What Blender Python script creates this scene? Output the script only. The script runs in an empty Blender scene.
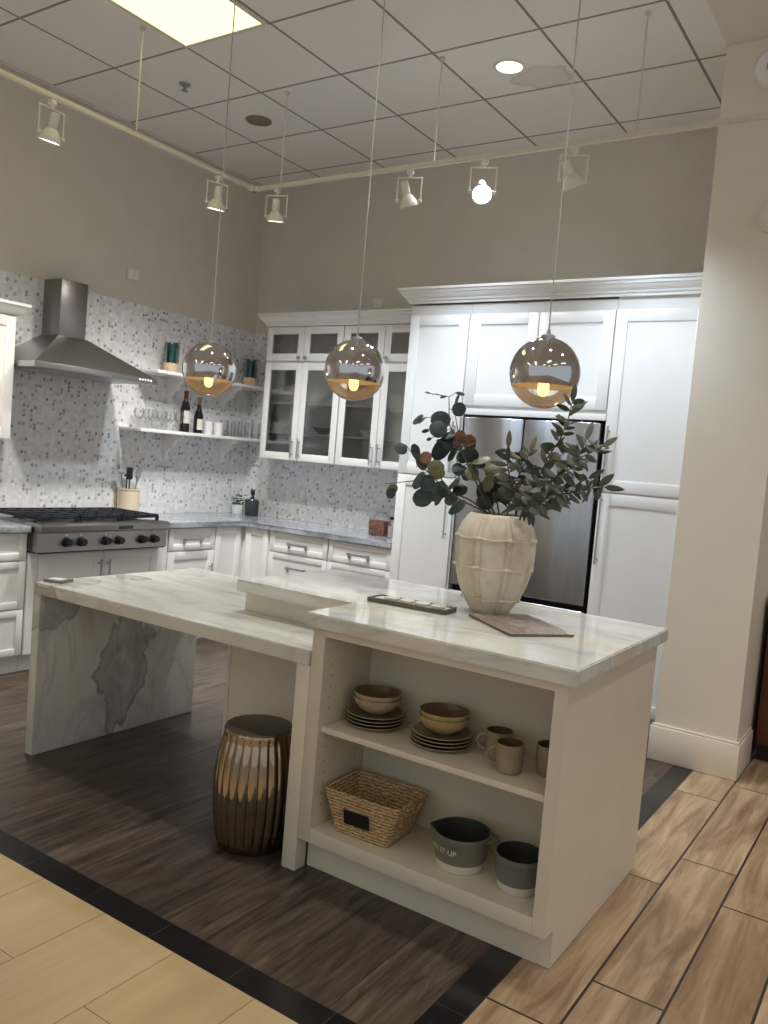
import bpy, bmesh, math, random
from mathutils import Vector, Matrix, Euler
PI = math.pi
SC = bpy.context.scene
COL = SC.collection
random.seed(7)

# ------------------------------------------------------------------ mesh builder
class B:
    def __init__(s):
        s.bm = bmesh.new(); s.mi = 0
    def _face(s, vs):
        try:
            f = s.bm.faces.new(vs); f.material_index = s.mi; return f
        except ValueError:
            return None
    def box(s, x0, x1, y0, y1, z0, z1, bev=0.0, seg=2):
        x0, x1 = min(x0, x1), max(x0, x1); y0, y1 = min(y0, y1), max(y0, y1); z0, z1 = min(z0, z1), max(z0, z1)
        t = bmesh.new()
        v = [t.verts.new((x, y, z)) for x in (x0, x1) for y in (y0, y1) for z in (z0, z1)]
        for q in ((0, 1, 3, 2), (4, 6, 7, 5), (0, 4, 5, 1), (2, 3, 7, 6), (0, 2, 6, 4), (1, 5, 7, 3)):
            t.faces.new([v[i] for i in q])
        if bev > 0:
            bmesh.ops.bevel(t, geom=list(t.edges), offset=bev, segments=seg, affect='EDGES', profile=0.5)
        s.merge(t)
        return s
    def merge(s, t, mat=None):
        if mat is not None:
            t.transform(mat)
        mp = {}
        for v in t.verts:
            mp[v] = s.bm.verts.new(v.co)
        for f in t.faces:
            s._face([mp[v] for v in f.verts])
        t.free()
    def add(s, other, mat=None):
        s.merge(other.bm, mat); return s
    def cyl(s, p0, p1, r0, r1=None, seg=20):
        r1 = r0 if r1 is None else r1
        p0 = Vector(p0); p1 = Vector(p1)
        return s.tube([p0, p1], [r0, r1], seg)
    def tube(s, pts, r, seg=8, flat=1.0):
        pts = [Vector(p) for p in pts]
        n = len(pts)
        rs = r if isinstance(r, (list, tuple)) else [r] * n
        rings = []
        ref = None
        for i in range(n):
            if i == 0: d = pts[1] - pts[0]
            elif i == n - 1: d = pts[-1] - pts[-2]
            else: d = (pts[i + 1] - pts[i]).normalized() + (pts[i] - pts[i - 1]).normalized()
            d.normalize()
            if ref is None:
                ref = Vector((0, 0, 1)) if abs(d.z) < 0.9 else Vector((1, 0, 0))
            a = d.cross(ref)
            if a.length < 1e-5:
                ref = Vector((0, 1, 0)); a = d.cross(ref)
            a.normalize(); b = a.cross(d).normalized()
            ref = b
            rings.append([s.bm.verts.new(pts[i] + (a * math.cos(2 * PI * k / seg) + b * flat * math.sin(2 * PI * k / seg)) * rs[i]) for k in range(seg)])
        for i in range(n - 1):
            for k in range(seg):
                s._face([rings[i][k], rings[i][(k + 1) % seg], rings[i + 1][(k + 1) % seg], rings[i + 1][k]])
        s._face(rings[0][::-1]); s._face(rings[-1])
        return s
    def lathe(s, prof, c=(0, 0, 0), seg=40, fn=None):
        c = Vector(c); rings = []
        for j, (r, z) in enumerate(prof):
            if r < 1e-6:
                rings.append([s.bm.verts.new(c + Vector((0, 0, z)))])
            else:
                ring = []
                for k in range(seg):
                    a = 2 * PI * k / seg
                    rr = r if fn is None else fn(r, a, z, j)
                    ring.append(s.bm.verts.new(c + Vector((rr * math.cos(a), rr * math.sin(a), z))))
                rings.append(ring)
        for i in range(len(rings) - 1):
            A, Bb = rings[i], rings[i + 1]
            if len(A) == 1 and len(Bb) == 1: continue
            for k in range(seg):
                k2 = (k + 1) % seg
                if len(A) == 1: s._face([A[0], Bb[k2], Bb[k]])
                elif len(Bb) == 1: s._face([A[k], A[k2], Bb[0]])
                else: s._face([A[k], A[k2], Bb[k2], Bb[k]])
        return s
    def prism(s, poly, fn, a, b):
        """poly: 2-D outline; fn(p, q, t) -> world point; extruded from t=a to t=b"""
        lo = [s.bm.verts.new(fn(p, q, a)) for p, q in poly]
        hi = [s.bm.verts.new(fn(p, q, b)) for p, q in poly]
        n = len(poly)
        s._face(lo[::-1]); s._face(hi)
        for i in range(n):
            s._face([lo[i], lo[(i + 1) % n], hi[(i + 1) % n], hi[i]])
        return s
    def quad(s, pts):
        s._face([s.bm.verts.new(p) for p in pts]); return s

def wloc(o):
    v = Vector((0, 0, 0))
    while o is not None:
        v += o.location; o = o.parent
    return v

def obj(name, b, mats, parent=None, local=False, sharp=32, recalc=True):
    bm = b.bm
    if recalc:
        bmesh.ops.recalc_face_normals(bm, faces=list(bm.faces))
    me = bpy.data.meshes.new(name)
    loc = Vector((0, 0, 0))
    if parent is not None:
        if not local:
            bmesh.ops.translate(bm, verts=list(bm.verts), vec=-wloc(parent))
    elif not local:
        xs = [v.co.x for v in bm.verts]; ys = [v.co.y for v in bm.verts]; zs = [v.co.z for v in bm.verts]
        loc = Vector(((min(xs) + max(xs)) / 2, (min(ys) + max(ys)) / 2, min(zs)))
        bmesh.ops.translate(bm, verts=list(bm.verts), vec=-loc)
    bm.to_mesh(me); bm.free()
    me.polygons.foreach_set('use_smooth', [True] * len(me.polygons))
    try: me.set_sharp_from_angle(angle=math.radians(sharp))
    except Exception: pass
    for m in (mats if isinstance(mats, (list, tuple)) else [mats]):
        me.materials.append(m)
    o = bpy.data.objects.new(name, me); COL.objects.link(o)
    o.location = loc
    if parent is not None: o.parent = parent
    return o

def tag(o, label, cat, group=None, kind=None):
    if label: o['label'] = label
    if cat: o['category'] = cat
    if group: o['group'] = group
    if kind: o['kind'] = kind
    return o

def thing(name, label, cat, loc=(0, 0, 0), group=None, rz=0.0):
    o = bpy.data.objects.new(name, None); COL.objects.link(o)
    o.empty_display_size = 0.05
    o.location = loc; o.rotation_euler = (0, 0, rz)
    return tag(o, label, cat, group)

def struct(name, b, mats, parent=None):
    o = obj(name, b, mats, parent)
    o['kind'] = 'structure'
    return o

def dup(root, loc, rz=0.0, label=None, group=None):
    r = root.copy(); COL.objects.link(r); r.location = loc; r.rotation_euler = (0, 0, rz)
    if label: r['label'] = label
    if group: r['group'] = group
    for ch in list(root.children):
        c = ch.copy(); COL.objects.link(c); c.parent = r
        for g in list(ch.children):
            d = g.copy(); COL.objects.link(d); d.parent = c
    return r

# ------------------------------------------------------------------ materials
def srgb(r, g, b):
    def f(c):
        c /= 255.0
        return c / 12.92 if c <= 0.04045 else ((c + 0.055) / 1.055) ** 2.4
    return (f(r), f(g), f(b), 1.0)

class N:
    def __init__(s, name):
        s.m = bpy.data.materials.new(name); s.m.use_nodes = True
        s.t = s.m.node_tree; s.n = s.t.nodes; s.l = s.t.links
        s.p = s.n['Principled BSDF']; s.out = s.n['Material Output']
    def add(s, typ, **kw):
        n = s.n.new(typ)
        for k, v in kw.items(): setattr(n, k, v)
        return n
    def link(s, a, b): s.l.new(a, b)
    def setp(s, **kw):
        for k, v in kw.items(): s.p.inputs[k.replace('_', ' ')].default_value = v
        return s
    def pos(s):
        if not hasattr(s, '_pos'): s._pos = s.add('ShaderNodeNewGeometry').outputs['Position']
        return s._pos
    def objc(s):
        return s.add('ShaderNodeTexCoord').outputs['Object']
    def mapping(s, vec, scale=(1, 1, 1), loc=(0, 0, 0), rot=(0, 0, 0)):
        m = s.add('ShaderNodeMapping')
        m.inputs['Scale'].default_value = scale; m.inputs['Location'].default_value = loc; m.inputs['Rotation'].default_value = rot
        s.link(vec, m.inputs['Vector']); return m.outputs['Vector']
    def noise(s, vec, scale, detail=4, rough=0.55, dist=0.0):
        n = s.add('ShaderNodeTexNoise')
        n.inputs['Scale'].default_value = scale; n.inputs['Detail'].default_value = detail
        n.inputs['Roughness'].default_value = rough; n.inputs['Distortion'].default_value = dist
        s.link(vec, n.inputs['Vector']); return n.outputs['Fac']
    def ramp(s, fac, stops):
        r = s.add('ShaderNodeValToRGB'); e = r.color_ramp.elements
        while len(e) < len(stops): e.new(0.5)
        for i, (p, c) in enumerate(stops):
            e[i].position = p; e[i].color = c if len(c) == 4 else (*c, 1)
        s.link(fac, r.inputs['Fac']); return r.outputs['Color']
    def math(s, op, a, b=None, clamp=False):
        m = s.add('ShaderNodeMath', operation=op); m.use_clamp = clamp
        for i, x in enumerate((a, b)):
            if x is None: continue
            if isinstance(x, (int, float)): m.inputs[i].default_value = x
            else: s.link(x, m.inputs[i])
        return m.outputs[0]
    def mix(s, fac, a, b, blend='MIX'):
        m = s.add('ShaderNodeMix', data_type='RGBA', blend_type=blend)
        for i, x in ((0, fac), (6, a), (7, b)):
            if isinstance(x, (int, float)): m.inputs[i].default_value = x
            elif isinstance(x, tuple): m.inputs[i].default_value = x
            else: s.link(x, m.inputs[i])
        return m.outputs[2]
    def bump(s, h, strength=0.2, dist=0.002):
        b = s.add('ShaderNodeBump'); b.inputs['Strength'].default_value = strength; b.inputs['Distance'].default_value = dist
        s.link(h, b.inputs['Height']); s.link(b.outputs['Normal'], s.p.inputs['Normal']); return s
    def col(s, c): s.link(c, s.p.inputs['Base Color']); return s

def plain(name, c, rough=0.5, metal=0.0, var=0.04, vscale=6.0, bump=0.0, bscale=60.0, **kw):
    k = N(name); k.setp(Roughness=rough, Metallic=metal)
    oc = k.objc()
    n = k.noise(oc, vscale, 3)
    lo = tuple(max(0, x * (1 - var)) for x in c[:3]) + (1,); hi = tuple(min(1, x * (1 + var)) for x in c[:3]) + (1,)
    k.col(k.ramp(n, [(0.3, lo), (0.7, hi)]))
    if bump > 0: k.bump(k.noise(oc, bscale, 4), bump, 0.002)
    for a, v in kw.items(): k.p.inputs[a.replace('_', ' ')].default_value = v
    return k.m

def emit(name, c, strength):
    k = N(name)
    e = k.add('ShaderNodeEmission'); e.inputs['Color'].default_value = c; e.inputs['Strength'].default_value = strength
    k.link(e.outputs[0], k.out.inputs['Surface']); return k.m

def thin_glass(name, tint=(1, 1, 1, 1), ior=1.45, rough=0.02, gain=1.0):
    k = N(name)
    t = k.add('ShaderNodeBsdfTransparent'); t.inputs['Color'].default_value = tint
    g = k.add('ShaderNodeBsdfGlossy'); g.inputs['Roughness'].default_value = rough
    fr = k.add('ShaderNodeFresnel'); fr.inputs['IOR'].default_value = ior
    mx = k.add('ShaderNodeMixShader')
    k.link(k.math('MULTIPLY', fr.outputs[0], gain, True), mx.inputs[0]); k.link(t.outputs[0], mx.inputs[1]); k.link(g.outputs[0], mx.inputs[2])
    k.link(mx.outputs[0], k.out.inputs['Surface']); return k.m

def brushed(name, c, rough=0.25, stretch=(2, 2, 120), bump=0.05, wave=0.0):
    k = N(name); k.setp(Metallic=1.0, Roughness=rough)
    oc = k.objc()
    n = k.noise(k.mapping(oc, stretch), 3, 3)
    k.col(k.ramp(n, [(0.3, tuple(x * 0.92 for x in c[:3]) + (1,)), (0.7, c)]))
    h = n
    if wave > 0:
        w = k.noise(k.mapping(oc, (1.2, 1.2, 0.6)), 2.2, 1)
        h = k.math('ADD', k.math('MULTIPLY', n, 0.02), k.math('MULTIPLY', w, wave))
    k.bump(h, bump, 0.01); return k.m

def marble(name, base, warm, vein, dark, rough, scale=1.0, stretch=(0.45, 1.6, 1.0), blotch=None, vein_amt=0.5, fine_amt=0.12):
    k = N(name); k.setp(Roughness=rough, IOR=1.62)
    p = k.mapping(k.pos(), tuple(scale * x for x in stretch), rot=(0.2, 0.1, 0.16))
    big = k.noise(p, 1.3, 4, 0.5, 1.4)
    c = k.ramp(big, [(0.28, vein), (0.42, base), (0.56, base), (0.66, warm), (0.74, base), (0.84, vein)])
    for sc_, wd, am in ((1.1, 9.0, 0.55), (2.4, 20.0, 1.0)):
        v = k.noise(k.mapping(p, (1, 1, 1), (3.1 * sc_, 1.7, 0.4)), sc_, 5, 0.55, 1.2)
        d = k.math('ABSOLUTE', k.math('SUBTRACT', v, 0.5))
        vm = k.math('SUBTRACT', 1.0, k.math('MULTIPLY', d, wd), True)
        c = k.mix(k.math('MULTIPLY', k.math('POWER', vm, 1.6), vein_amt * am), c, dark)
    fine = k.noise(k.mapping(k.pos(), (2.2 * scale, 5 * scale, 4 * scale), rot=(0, 0, 0.15)), 2.2, 5, 0.6, 0.6)
    c = k.mix(k.math('MULTIPLY', fine, fine_amt), c, vein)
    if blotch:
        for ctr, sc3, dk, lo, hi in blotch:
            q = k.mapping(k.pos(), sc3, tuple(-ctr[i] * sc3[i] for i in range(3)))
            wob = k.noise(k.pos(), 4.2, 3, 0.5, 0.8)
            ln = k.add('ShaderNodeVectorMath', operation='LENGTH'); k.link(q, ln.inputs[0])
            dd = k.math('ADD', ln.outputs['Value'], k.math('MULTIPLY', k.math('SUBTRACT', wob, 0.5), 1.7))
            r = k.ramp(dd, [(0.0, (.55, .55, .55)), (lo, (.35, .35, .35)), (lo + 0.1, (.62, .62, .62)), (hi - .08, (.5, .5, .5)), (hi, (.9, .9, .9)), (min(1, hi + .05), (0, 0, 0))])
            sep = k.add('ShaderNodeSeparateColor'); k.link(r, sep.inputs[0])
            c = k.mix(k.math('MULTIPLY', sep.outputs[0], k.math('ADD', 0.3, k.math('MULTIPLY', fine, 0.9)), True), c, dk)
    k.col(c); return k.m

def planks(name, c1, c2, grain, mortar, width, length, x0, y0, mort=0.004, offset=0.27, rough=0.35, contrast=0.5, gscale=1.0, freq=2, spec=0.5):
    """boards running along world Y: rows of `width` in X, `length` in Y"""
    k = N(name); k.setp(Roughness=rough, Specular_IOR_Level=spec)
    sp = k.add('ShaderNodeSeparateXYZ'); k.link(k.pos(), sp.inputs[0])
    cb = k.add('ShaderNodeCombineXYZ')
    k.link(k.math('SUBTRACT', sp.outputs['Y'], y0), cb.inputs['X']); k.link(k.math('SUBTRACT', sp.outputs['X'], x0), cb.inputs['Y'])
    br = k.add('ShaderNodeTexBrick'); br.offset = offset; br.offset_frequency = freq; br.squash = 1.0
    br.inputs['Scale'].default_value = 1.0; br.inputs['Brick Width'].default_value = length; br.inputs['Row Height'].default_value = width
    br.inputs['Mortar Size'].default_value = mort / 2; br.inputs['Mortar Smooth'].default_value = 0.1; br.inputs['Bias'].default_value = 0.0
    br.inputs['Color1'].default_value = (0, 0, 0, 1); br.inputs['Color2'].default_value = (1, 1, 1, 1); br.inputs['Mortar'].default_value = (.5, .5, .5, 1)
    k.link(cb.outputs[0], br.inputs['Vector'])
    rnd = k.add('ShaderNodeSeparateColor'); k.link(br.outputs['Color'], rnd.inputs[0])
    off = k.add('ShaderNodeCombineXYZ'); k.link(k.math('MULTIPLY', rnd.outputs[0], 37.0), off.inputs['X']); k.link(k.math('MULTIPLY', rnd.outputs[0], 19.0), off.inputs['Y'])
    va = k.add('ShaderNodeVectorMath', operation='ADD'); k.link(k.pos(), va.inputs[0]); k.link(off.outputs[0], va.inputs[1])
    g1 = k.noise(k.mapping(va.outputs[0], (9 * gscale, 1.0 * gscale, 1)), 2.0, 6, 0.6, 0.9)
    g2 = k.noise(k.mapping(va.outputs[0], (60 * gscale, 2.2 * gscale, 1)), 2.0, 4, 0.7, 0.3)
    base = k.mix(rnd.outputs[0], c1, c2)
    gm = k.ramp(g1, [(0.35, (0, 0, 0)), (0.68, (1, 1, 1))])
    gs = k.add('ShaderNodeSeparateColor'); k.link(gm, gs.inputs[0])
    c = k.mix(k.math('MULTIPLY', gs.outputs[0], contrast), base, grain)
    c = k.mix(k.math('MULTIPLY', k.math('SUBTRACT', g2, 0.35, True), contrast), c, grain)
    c = k.mix(br.outputs['Fac'], c, mortar)
    k.col(c)
    k.bump(k.math('SUBTRACT', k.math('MULTIPLY', g2, 0.25), br.outputs['Fac']), 0.25, 0.002)
    return k.m

M = {}
M['cab'] = plain('cabinet_white_paint', srgb(236, 235, 232), 0.32, var=0.012)
M['isl'] = plain('island_cream_paint', srgb(224, 215, 196), 0.36, var=0.02)
M['isl_in'] = plain('island_interior_paint', srgb(212, 202, 182), 0.5, var=0.02)
M['wall'] = plain('taupe_wall_paint', srgb(212, 204, 194), 0.85, var=0.02, bump=0.08, bscale=180)
M['colm'] = plain('cream_column_paint', srgb(230, 220, 203), 0.8, var=0.015, bump=0.06, bscale=180)
M['trimw'] = plain('cream_baseboard_paint', srgb(232, 222, 204), 0.4, var=0.02)
M['dry'] = plain('ceiling_drywall', srgb(228, 222, 214), 0.9, var=0.015)
M['steel'] = brushed('brushed_steel', srgb(172, 170, 168), 0.30, (2, 120, 2), 0.04)
M['hoodst'] = brushed('hood_steel', srgb(150, 147, 144), 0.33, (120, 2, 2), 0.04)
def mat_fridge():
    k = N('fridge_steel'); k.setp(Metallic=1.0, Roughness=0.26, Anisotropic=0.85, Anisotropic_Rotation=0.25)
    tg = k.add('ShaderNodeTangent'); tg.direction_type = 'RADIAL'; tg.axis = 'Z'; k.link(tg.outputs[0], k.p.inputs['Tangent'])
    n = k.noise(k.mapping(k.objc(), (60, 1, 0.6)), 3, 3)
    k.col(k.ramp(n, [(0.3, srgb(172, 175, 181)), (0.7, srgb(190, 193, 199))]))
    k.bump(k.noise(k.mapping(k.objc(), (5, 1, 1.2)), 1.6, 1), 0.12, 0.02); return k.m
M['fridgest'] = mat_fridge()
M['nickel'] = plain('brushed_nickel', srgb(176, 175, 174), 0.34, 0.75)
M['darkmetal'] = plain('dark_gap_metal', srgb(38, 38, 40), 0.45, 0.6)
M['black'] = plain('black_enamel', srgb(26, 28, 32), 0.35, 0.2, var=0.1)
M['iron'] = plain('cast_iron_black', srgb(34, 38, 46), 0.5, 0.3, var=0.15, bump=0.2, bscale=120)
M['white'] = plain('white_ceramic', srgb(238, 237, 233), 0.25)
M['lampw'] = plain('white_lamp_enamel', srgb(226, 222, 208), 0.4)
M['track'] = plain('track_white_enamel', srgb(214, 206, 188), 0.45)
M['gap'] = plain('dark_recess', srgb(60, 58, 56), 0.8)
M['glass'] = thin_glass('cabinet_glass', (0.93, 0.95, 0.96, 1), 1.5, 0.08, 1.5)
M['drink'] = thin_glass('drinking_glass', (0.985, 0.99, 0.99, 1), 1.5, 0.06, 0.55)
M['wine'] = plain('dark_bottle_glass', srgb(18, 20, 18), 0.08, 0.0)
M['foil'] = plain('burgundy_foil', srgb(92, 26, 42), 0.35, 0.3)
M['foil2'] = plain('tan_foil', srgb(120, 84, 60), 0.35, 0.3)
M['paper'] = plain('bottle_label_paper', srgb(214, 208, 196), 0.7)
M['beige'] = plain('beige_pebble_pot', srgb(212, 186, 152), 0.7, var=0.2, vscale=60)
M['grassg'] = plain('teal_green_blades', srgb(20, 92, 78), 0.6, var=0.35, vscale=30)
M['crock'] = plain('cream_crock_glaze', srgb(226, 208, 182), 0.4)
M['green'] = plain('small_plant_leaf', srgb(52, 92, 70), 0.55, var=0.3, vscale=20)
M['slate'] = plain('slate_grey_glass', srgb(48, 56, 60), 0.15, 0.0)
M['stone'] = marble('grey_marble_worktop', srgb(184, 187, 192), srgb(204, 207, 212), srgb(136, 140, 150), srgb(104, 108, 120), 0.15, 1.5, (1.0, 1.0, 1.0), None, 0.6, 0.5)
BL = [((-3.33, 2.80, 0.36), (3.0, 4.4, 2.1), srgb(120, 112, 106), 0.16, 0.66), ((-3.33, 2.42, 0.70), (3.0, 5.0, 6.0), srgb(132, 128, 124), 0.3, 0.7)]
M['marble'] = marble('white_island_marble', srgb(230, 229, 220), srgb(226, 216, 192), srgb(204, 205, 198), srgb(172, 174, 170), 0.06, 1.0, (0.5, 1.5, 1.2), None, 0.45)
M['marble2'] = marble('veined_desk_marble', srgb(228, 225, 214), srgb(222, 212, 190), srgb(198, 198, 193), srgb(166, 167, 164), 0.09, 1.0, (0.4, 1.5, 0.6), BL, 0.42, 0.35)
M['darkwood'] = planks('dark_plank_floor', srgb(118, 103, 90), srgb(96, 82, 71), srgb(48, 40, 34), srgb(50, 44, 40), 0.2133, 1.25, -1.015, 1.795, 0.004, 0.37, 0.30, 1.0, 1.5, 3, 0.35)
M['woodtile'] = planks('light_wood_tile_floor', srgb(212, 186, 152), srgb(190, 162, 126), srgb(122, 94, 66), srgb(62, 50, 40), 0.2135, 1.035, -0.917, 2.41, 0.009, 0.275, 0.28, 0.85, 0.8)
M['cream'] = planks('cream_marble_floor', srgb(208, 184, 142), srgb(198, 173, 130), srgb(184, 156, 112), srgb(128, 104, 70), 0.3165, 0.633, -2.355, 1.6985, 0.003, 0.5, 0.20, 0.5, 0.35)
M['granite'] = planks('black_granite_strip', srgb(26, 27, 30), srgb(20, 21, 24), srgb(40, 40, 44), srgb(70, 68, 66), 0.32, 0.3165, -2.48, 1.695, 0.002, 0.0, 0.12, 0.4, 6.0)

def mat_ceiling():
    k = N('ceiling_tile'); k.setp(Roughness=0.95)
    p = k.mapping(k.pos(), (1, 1, 1), (5.135 + 0.6385 * 4, -0.222 + 0.634 * 12, 0))
    br = k.add('ShaderNodeTexBrick'); br.offset = 0.0; br.squash = 1.0
    br.inputs['Scale'].default_value = 1.0; br.inputs['Brick Width'].default_value = 0.6385; br.inputs['Row Height'].default_value = 0.634
    br.inputs['Mortar Size'].default_value = 0.008; br.inputs['Mortar Smooth'].default_value = 0.0
    br.inputs['Color1'].default_value = srgb(246, 243, 240); br.inputs['Color2'].default_value = srgb(242, 239, 236); br.inputs['Mortar'].default_value = srgb(146, 142, 138)
    k.link(p, br.inputs['Vector'])
    # water stain beside the lit downlight
    q = k.mapping(k.pos(), (4.2, 6.0, 1), (2.136 * 4.2, -4.523 * 6.0, -3.758))
    ln = k.add('ShaderNodeVectorMath', operation='LENGTH'); k.link(q, ln.inputs[0])
    wob = k.noise(k.pos(), 9.0, 3)
    dd = k.math('ADD', ln.outputs['Value'], k.math('MULTIPLY', k.math('SUBTRACT', wob, 0.5), 0.7))
    st = k.ramp(dd, [(0.0, (.35, .35, .35)), (0.62, (.4, .4, .4)), (0.72, (.9, .9, .9)), (0.78, (0, 0, 0))])
    sep = k.add('ShaderNodeSeparateColor'); k.link(st, sep.inputs[0])
    c = k.mix(k.math('MULTIPLY', sep.outputs[0], 0.5), br.outputs['Color'], srgb(176, 160, 138))
    k.col(c); k.bump(k.noise(k.pos(), 140, 3), 0.12, 0.002); return k.m
M['ceil'] = mat_ceiling()

def mat_mosaic():
    k = N('marble_mosaic'); k.setp(Roughness=0.22)
    sp = k.add('ShaderNodeSeparateXYZ'); k.link(k.pos(), sp.inputs[0]); cb = k.add('ShaderNodeCombineXYZ'); k.link(k.math('ADD', sp.outputs['X'], sp.outputs['Y']), cb.inputs['X']); k.link(sp.outputs['Z'], cb.inputs['Y'])
    v = k.add('ShaderNodeTexVoronoi'); v.feature = 'F1'; v.voronoi_dimensions = '2D'; v.inputs['Scale'].default_value = 36.0; v.inputs['Randomness'].default_value = 0.5
    k.link(cb.outputs[0], v.inputs['Vector'])
    sc_ = k.add('ShaderNodeSeparateColor'); k.link(v.outputs['Color'], sc_.inputs[0])
    c = k.ramp(sc_.outputs[1], [(0.0, srgb(218, 218, 218)), (0.5, srgb(230, 230, 231)), (1.0, srgb(240, 240, 241))])
    big = k.noise(k.pos(), 3.0, 3)
    c = k.mix(k.math('MULTIPLY', big, 0.2), c, srgb(206, 204, 203))
    dk = k.math('MULTIPLY', k.math('LESS_THAN', sc_.outputs[0], 0.17), k.math('LESS_THAN', v.outputs['Distance'], 0.40))
    c = k.mix(k.math('MULTIPLY', dk, k.math('ADD', 0.35, k.math('MULTIPLY', sc_.outputs[2], 0.5))), c, srgb(128, 126, 128))
    e = k.add('ShaderNodeTexVoronoi'); e.feature = 'DISTANCE_TO_EDGE'; e.voronoi_dimensions = '2D'; e.inputs['Scale'].default_value = 36.0; e.inputs['Randomness'].default_value = 0.5
    k.link(cb.outputs[0], e.inputs['Vector'])
    g = k.math('LESS_THAN', e.outputs['Distance'], 0.05)
    c = k.mix(k.math('MULTIPLY', g, 0.35), c, srgb(198, 197, 196))
    k.col(c); k.bump(k.math('SUBTRACT', 1.0, g), 0.12, 0.001); return k.m
M['mosaic'] = mat_mosaic()

def mat_wicker():
    k = N('woven_seagrass'); k.setp(Roughness=0.75)
    oc = k.objc()
    w = k.add('ShaderNodeTexWave', wave_type='BANDS', bands_direction='Z'); w.inputs['Scale'].default_value = 26; w.inputs['Distortion'].default_value = 5.5; w.inputs['Detail'].default_value = 3; w.inputs['Detail Scale'].default_value = 3.0
    k.link(oc, w.inputs['Vector'])
    n = k.noise(k.mapping(oc, (40, 40, 80)), 1.6, 4)
    c = k.ramp(w.outputs['Fac'], [(0.0, srgb(140, 108, 68)), (0.4, srgb(196, 164, 116)), (1.0, srgb(226, 202, 158))])
    c = k.mix(k.math('MULTIPLY', k.math('SUBTRACT', n, 0.4, True), 1.8, True), c, srgb(134, 96, 60))
    k.col(c); k.bump(k.math('ADD', w.outputs['Fac'], k.math('MULTIPLY', n, 0.6)), 0.6, 0.004); return k.m
M['wicker'] = mat_wicker()

def mat_stool():
    k = N('bronze_glaze'); k.setp(Roughness=0.06, Metallic=1.0)
    n = k.noise(k.objc(), 8, 3)
    k.col(k.ramp(n, [(0.3, srgb(150, 134, 112)), (0.7, srgb(176, 158, 132))])); return k.m
M['stool'] = mat_stool()
M['stooltop'] = plain('dull_bronze_glaze', srgb(88, 80, 70), 0.38, 0.4)

def mat_terracotta():
    k = N('chalky_terracotta'); k.setp(Roughness=0.85)
    oc = k.objc()
    n = k.noise(k.mapping(oc, (1, 1, 0.6)), 9, 6, 0.65)
    n2 = k.noise(oc, 60, 4)
    c = k.ramp(n, [(0.28, srgb(190, 177, 156)), (0.5, srgb(212, 201, 180)), (0.72, srgb(230, 222, 208))])
    c = k.mix(k.math('MULTIPLY', n2, 0.2), c, srgb(150, 124, 96))
    k.col(c); k.bump(k.math('ADD', n2, n), 0.3, 0.003); return k.m
M['vase'] = mat_terracotta()

M['plate'] = plain('speckled_stone_glaze', srgb(160, 145, 122), 0.35, var=0.18, vscale=40)
M['platein'] = plain('brown_plate_glaze', srgb(112, 96, 76), 0.3, var=0.15, vscale=30)
M['bowlo'] = plain('ochre_bowl_glaze', srgb(180, 158, 112), 0.35, var=0.15, vscale=25)
M['bowlo2'] = plain('tan_bowl_glaze', srgb(176, 158, 130), 0.35, var=0.15, vscale=25)
M['bowli'] = plain('brown_bowl_interior', srgb(108, 86, 64), 0.28, var=0.15)
M['mug'] = plain('olive_taupe_mug_glaze', srgb(150, 137, 112), 0.35, var=0.12, vscale=18)
M['mugi'] = plain('mug_interior_glaze', srgb(98, 82, 60), 0.35)
M['gbowl'] = plain('charcoal_stoneware', srgb(116, 112, 100), 0.4, var=0.08)
M['gbowl2'] = plain('slate_stoneware', srgb(112, 114, 110), 0.4, var=0.08)
M['gbowli'] = plain('dark_stoneware_inside', srgb(58, 58, 56), 0.3)
M['rawbase'] = plain('unglazed_white_base', srgb(214, 208, 192), 0.6)
M['letter'] = plain('white_lettering', srgb(232, 230, 222), 0.5)
def mag_mat():
    k = N('printed_magazine_cover'); k.setp(Roughness=0.28)
    w = k.noise(k.mapping(k.objc(), (5, 18, 1)), 1.6, 3, 0.5, 0.8)
    k.col(k.ramp(w, [(0.30, srgb(84, 74, 66)), (0.45, srgb(164, 148, 134)), (0.55, srgb(126, 108, 100)), (0.7, srgb(206, 196, 182))])); return k.m
M['mag'] = mag_mat()
M['magedge'] = plain('magazine_page_edges', srgb(120, 104, 92), 0.6)
M['traym'] = plain('smoked_oak_tray', srgb(92, 86, 74), 0.45, var=0.2, vscale=14)
M['disc'] = plain('pale_stone_disc', srgb(206, 200, 186), 0.4, var=0.08)
M['bookg'] = plain('grey_booklet_cover', srgb(120, 116, 110), 0.35)
M['redwood'] = plain('mahogany_veneer', srgb(78, 36, 26), 0.35, var=0.25, vscale=9)
M['darkkick'] = plain('dark_toe_kick', srgb(34, 24, 24), 0.6)
M['stem'] = plain('brown_green_stem', srgb(70, 62, 44), 0.7)
M['leafd'] = plain('dark_eucalyptus_leaf', srgb(44, 60, 60), 0.5, var=0.3, vscale=30)
M['leafo'] = plain('olive_eucalyptus_leaf', srgb(112, 112, 76), 0.55, var=0.25, vscale=30)
M['leaft'] = plain('tan_eucalyptus_leaf', srgb(136, 104, 82), 0.6, var=0.25, vscale=30)
M['olive'] = plain('olive_leaf_top', srgb(62, 70, 54), 0.45, var=0.35, vscale=30)
M['olive2'] = plain('olive_leaf_grey_back', srgb(104, 108, 94), 0.6, var=0.25, vscale=30)
M['mirror'] = plain('smoked_chrome_globe', srgb(204, 204, 204), 0.03, 1.0, var=0.01)
M['inner'] = plain('brushed_inner_globe', srgb(206, 200, 190), 0.5, 0.4, var=0.01)
M['globe'] = thin_glass('glow_tinted_globe', (1.0, 0.95, 0.88, 1), 1.5, 0.01, 0.9)  # glass is clear; the warm tint stands in for the bulb's amber glow
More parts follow.
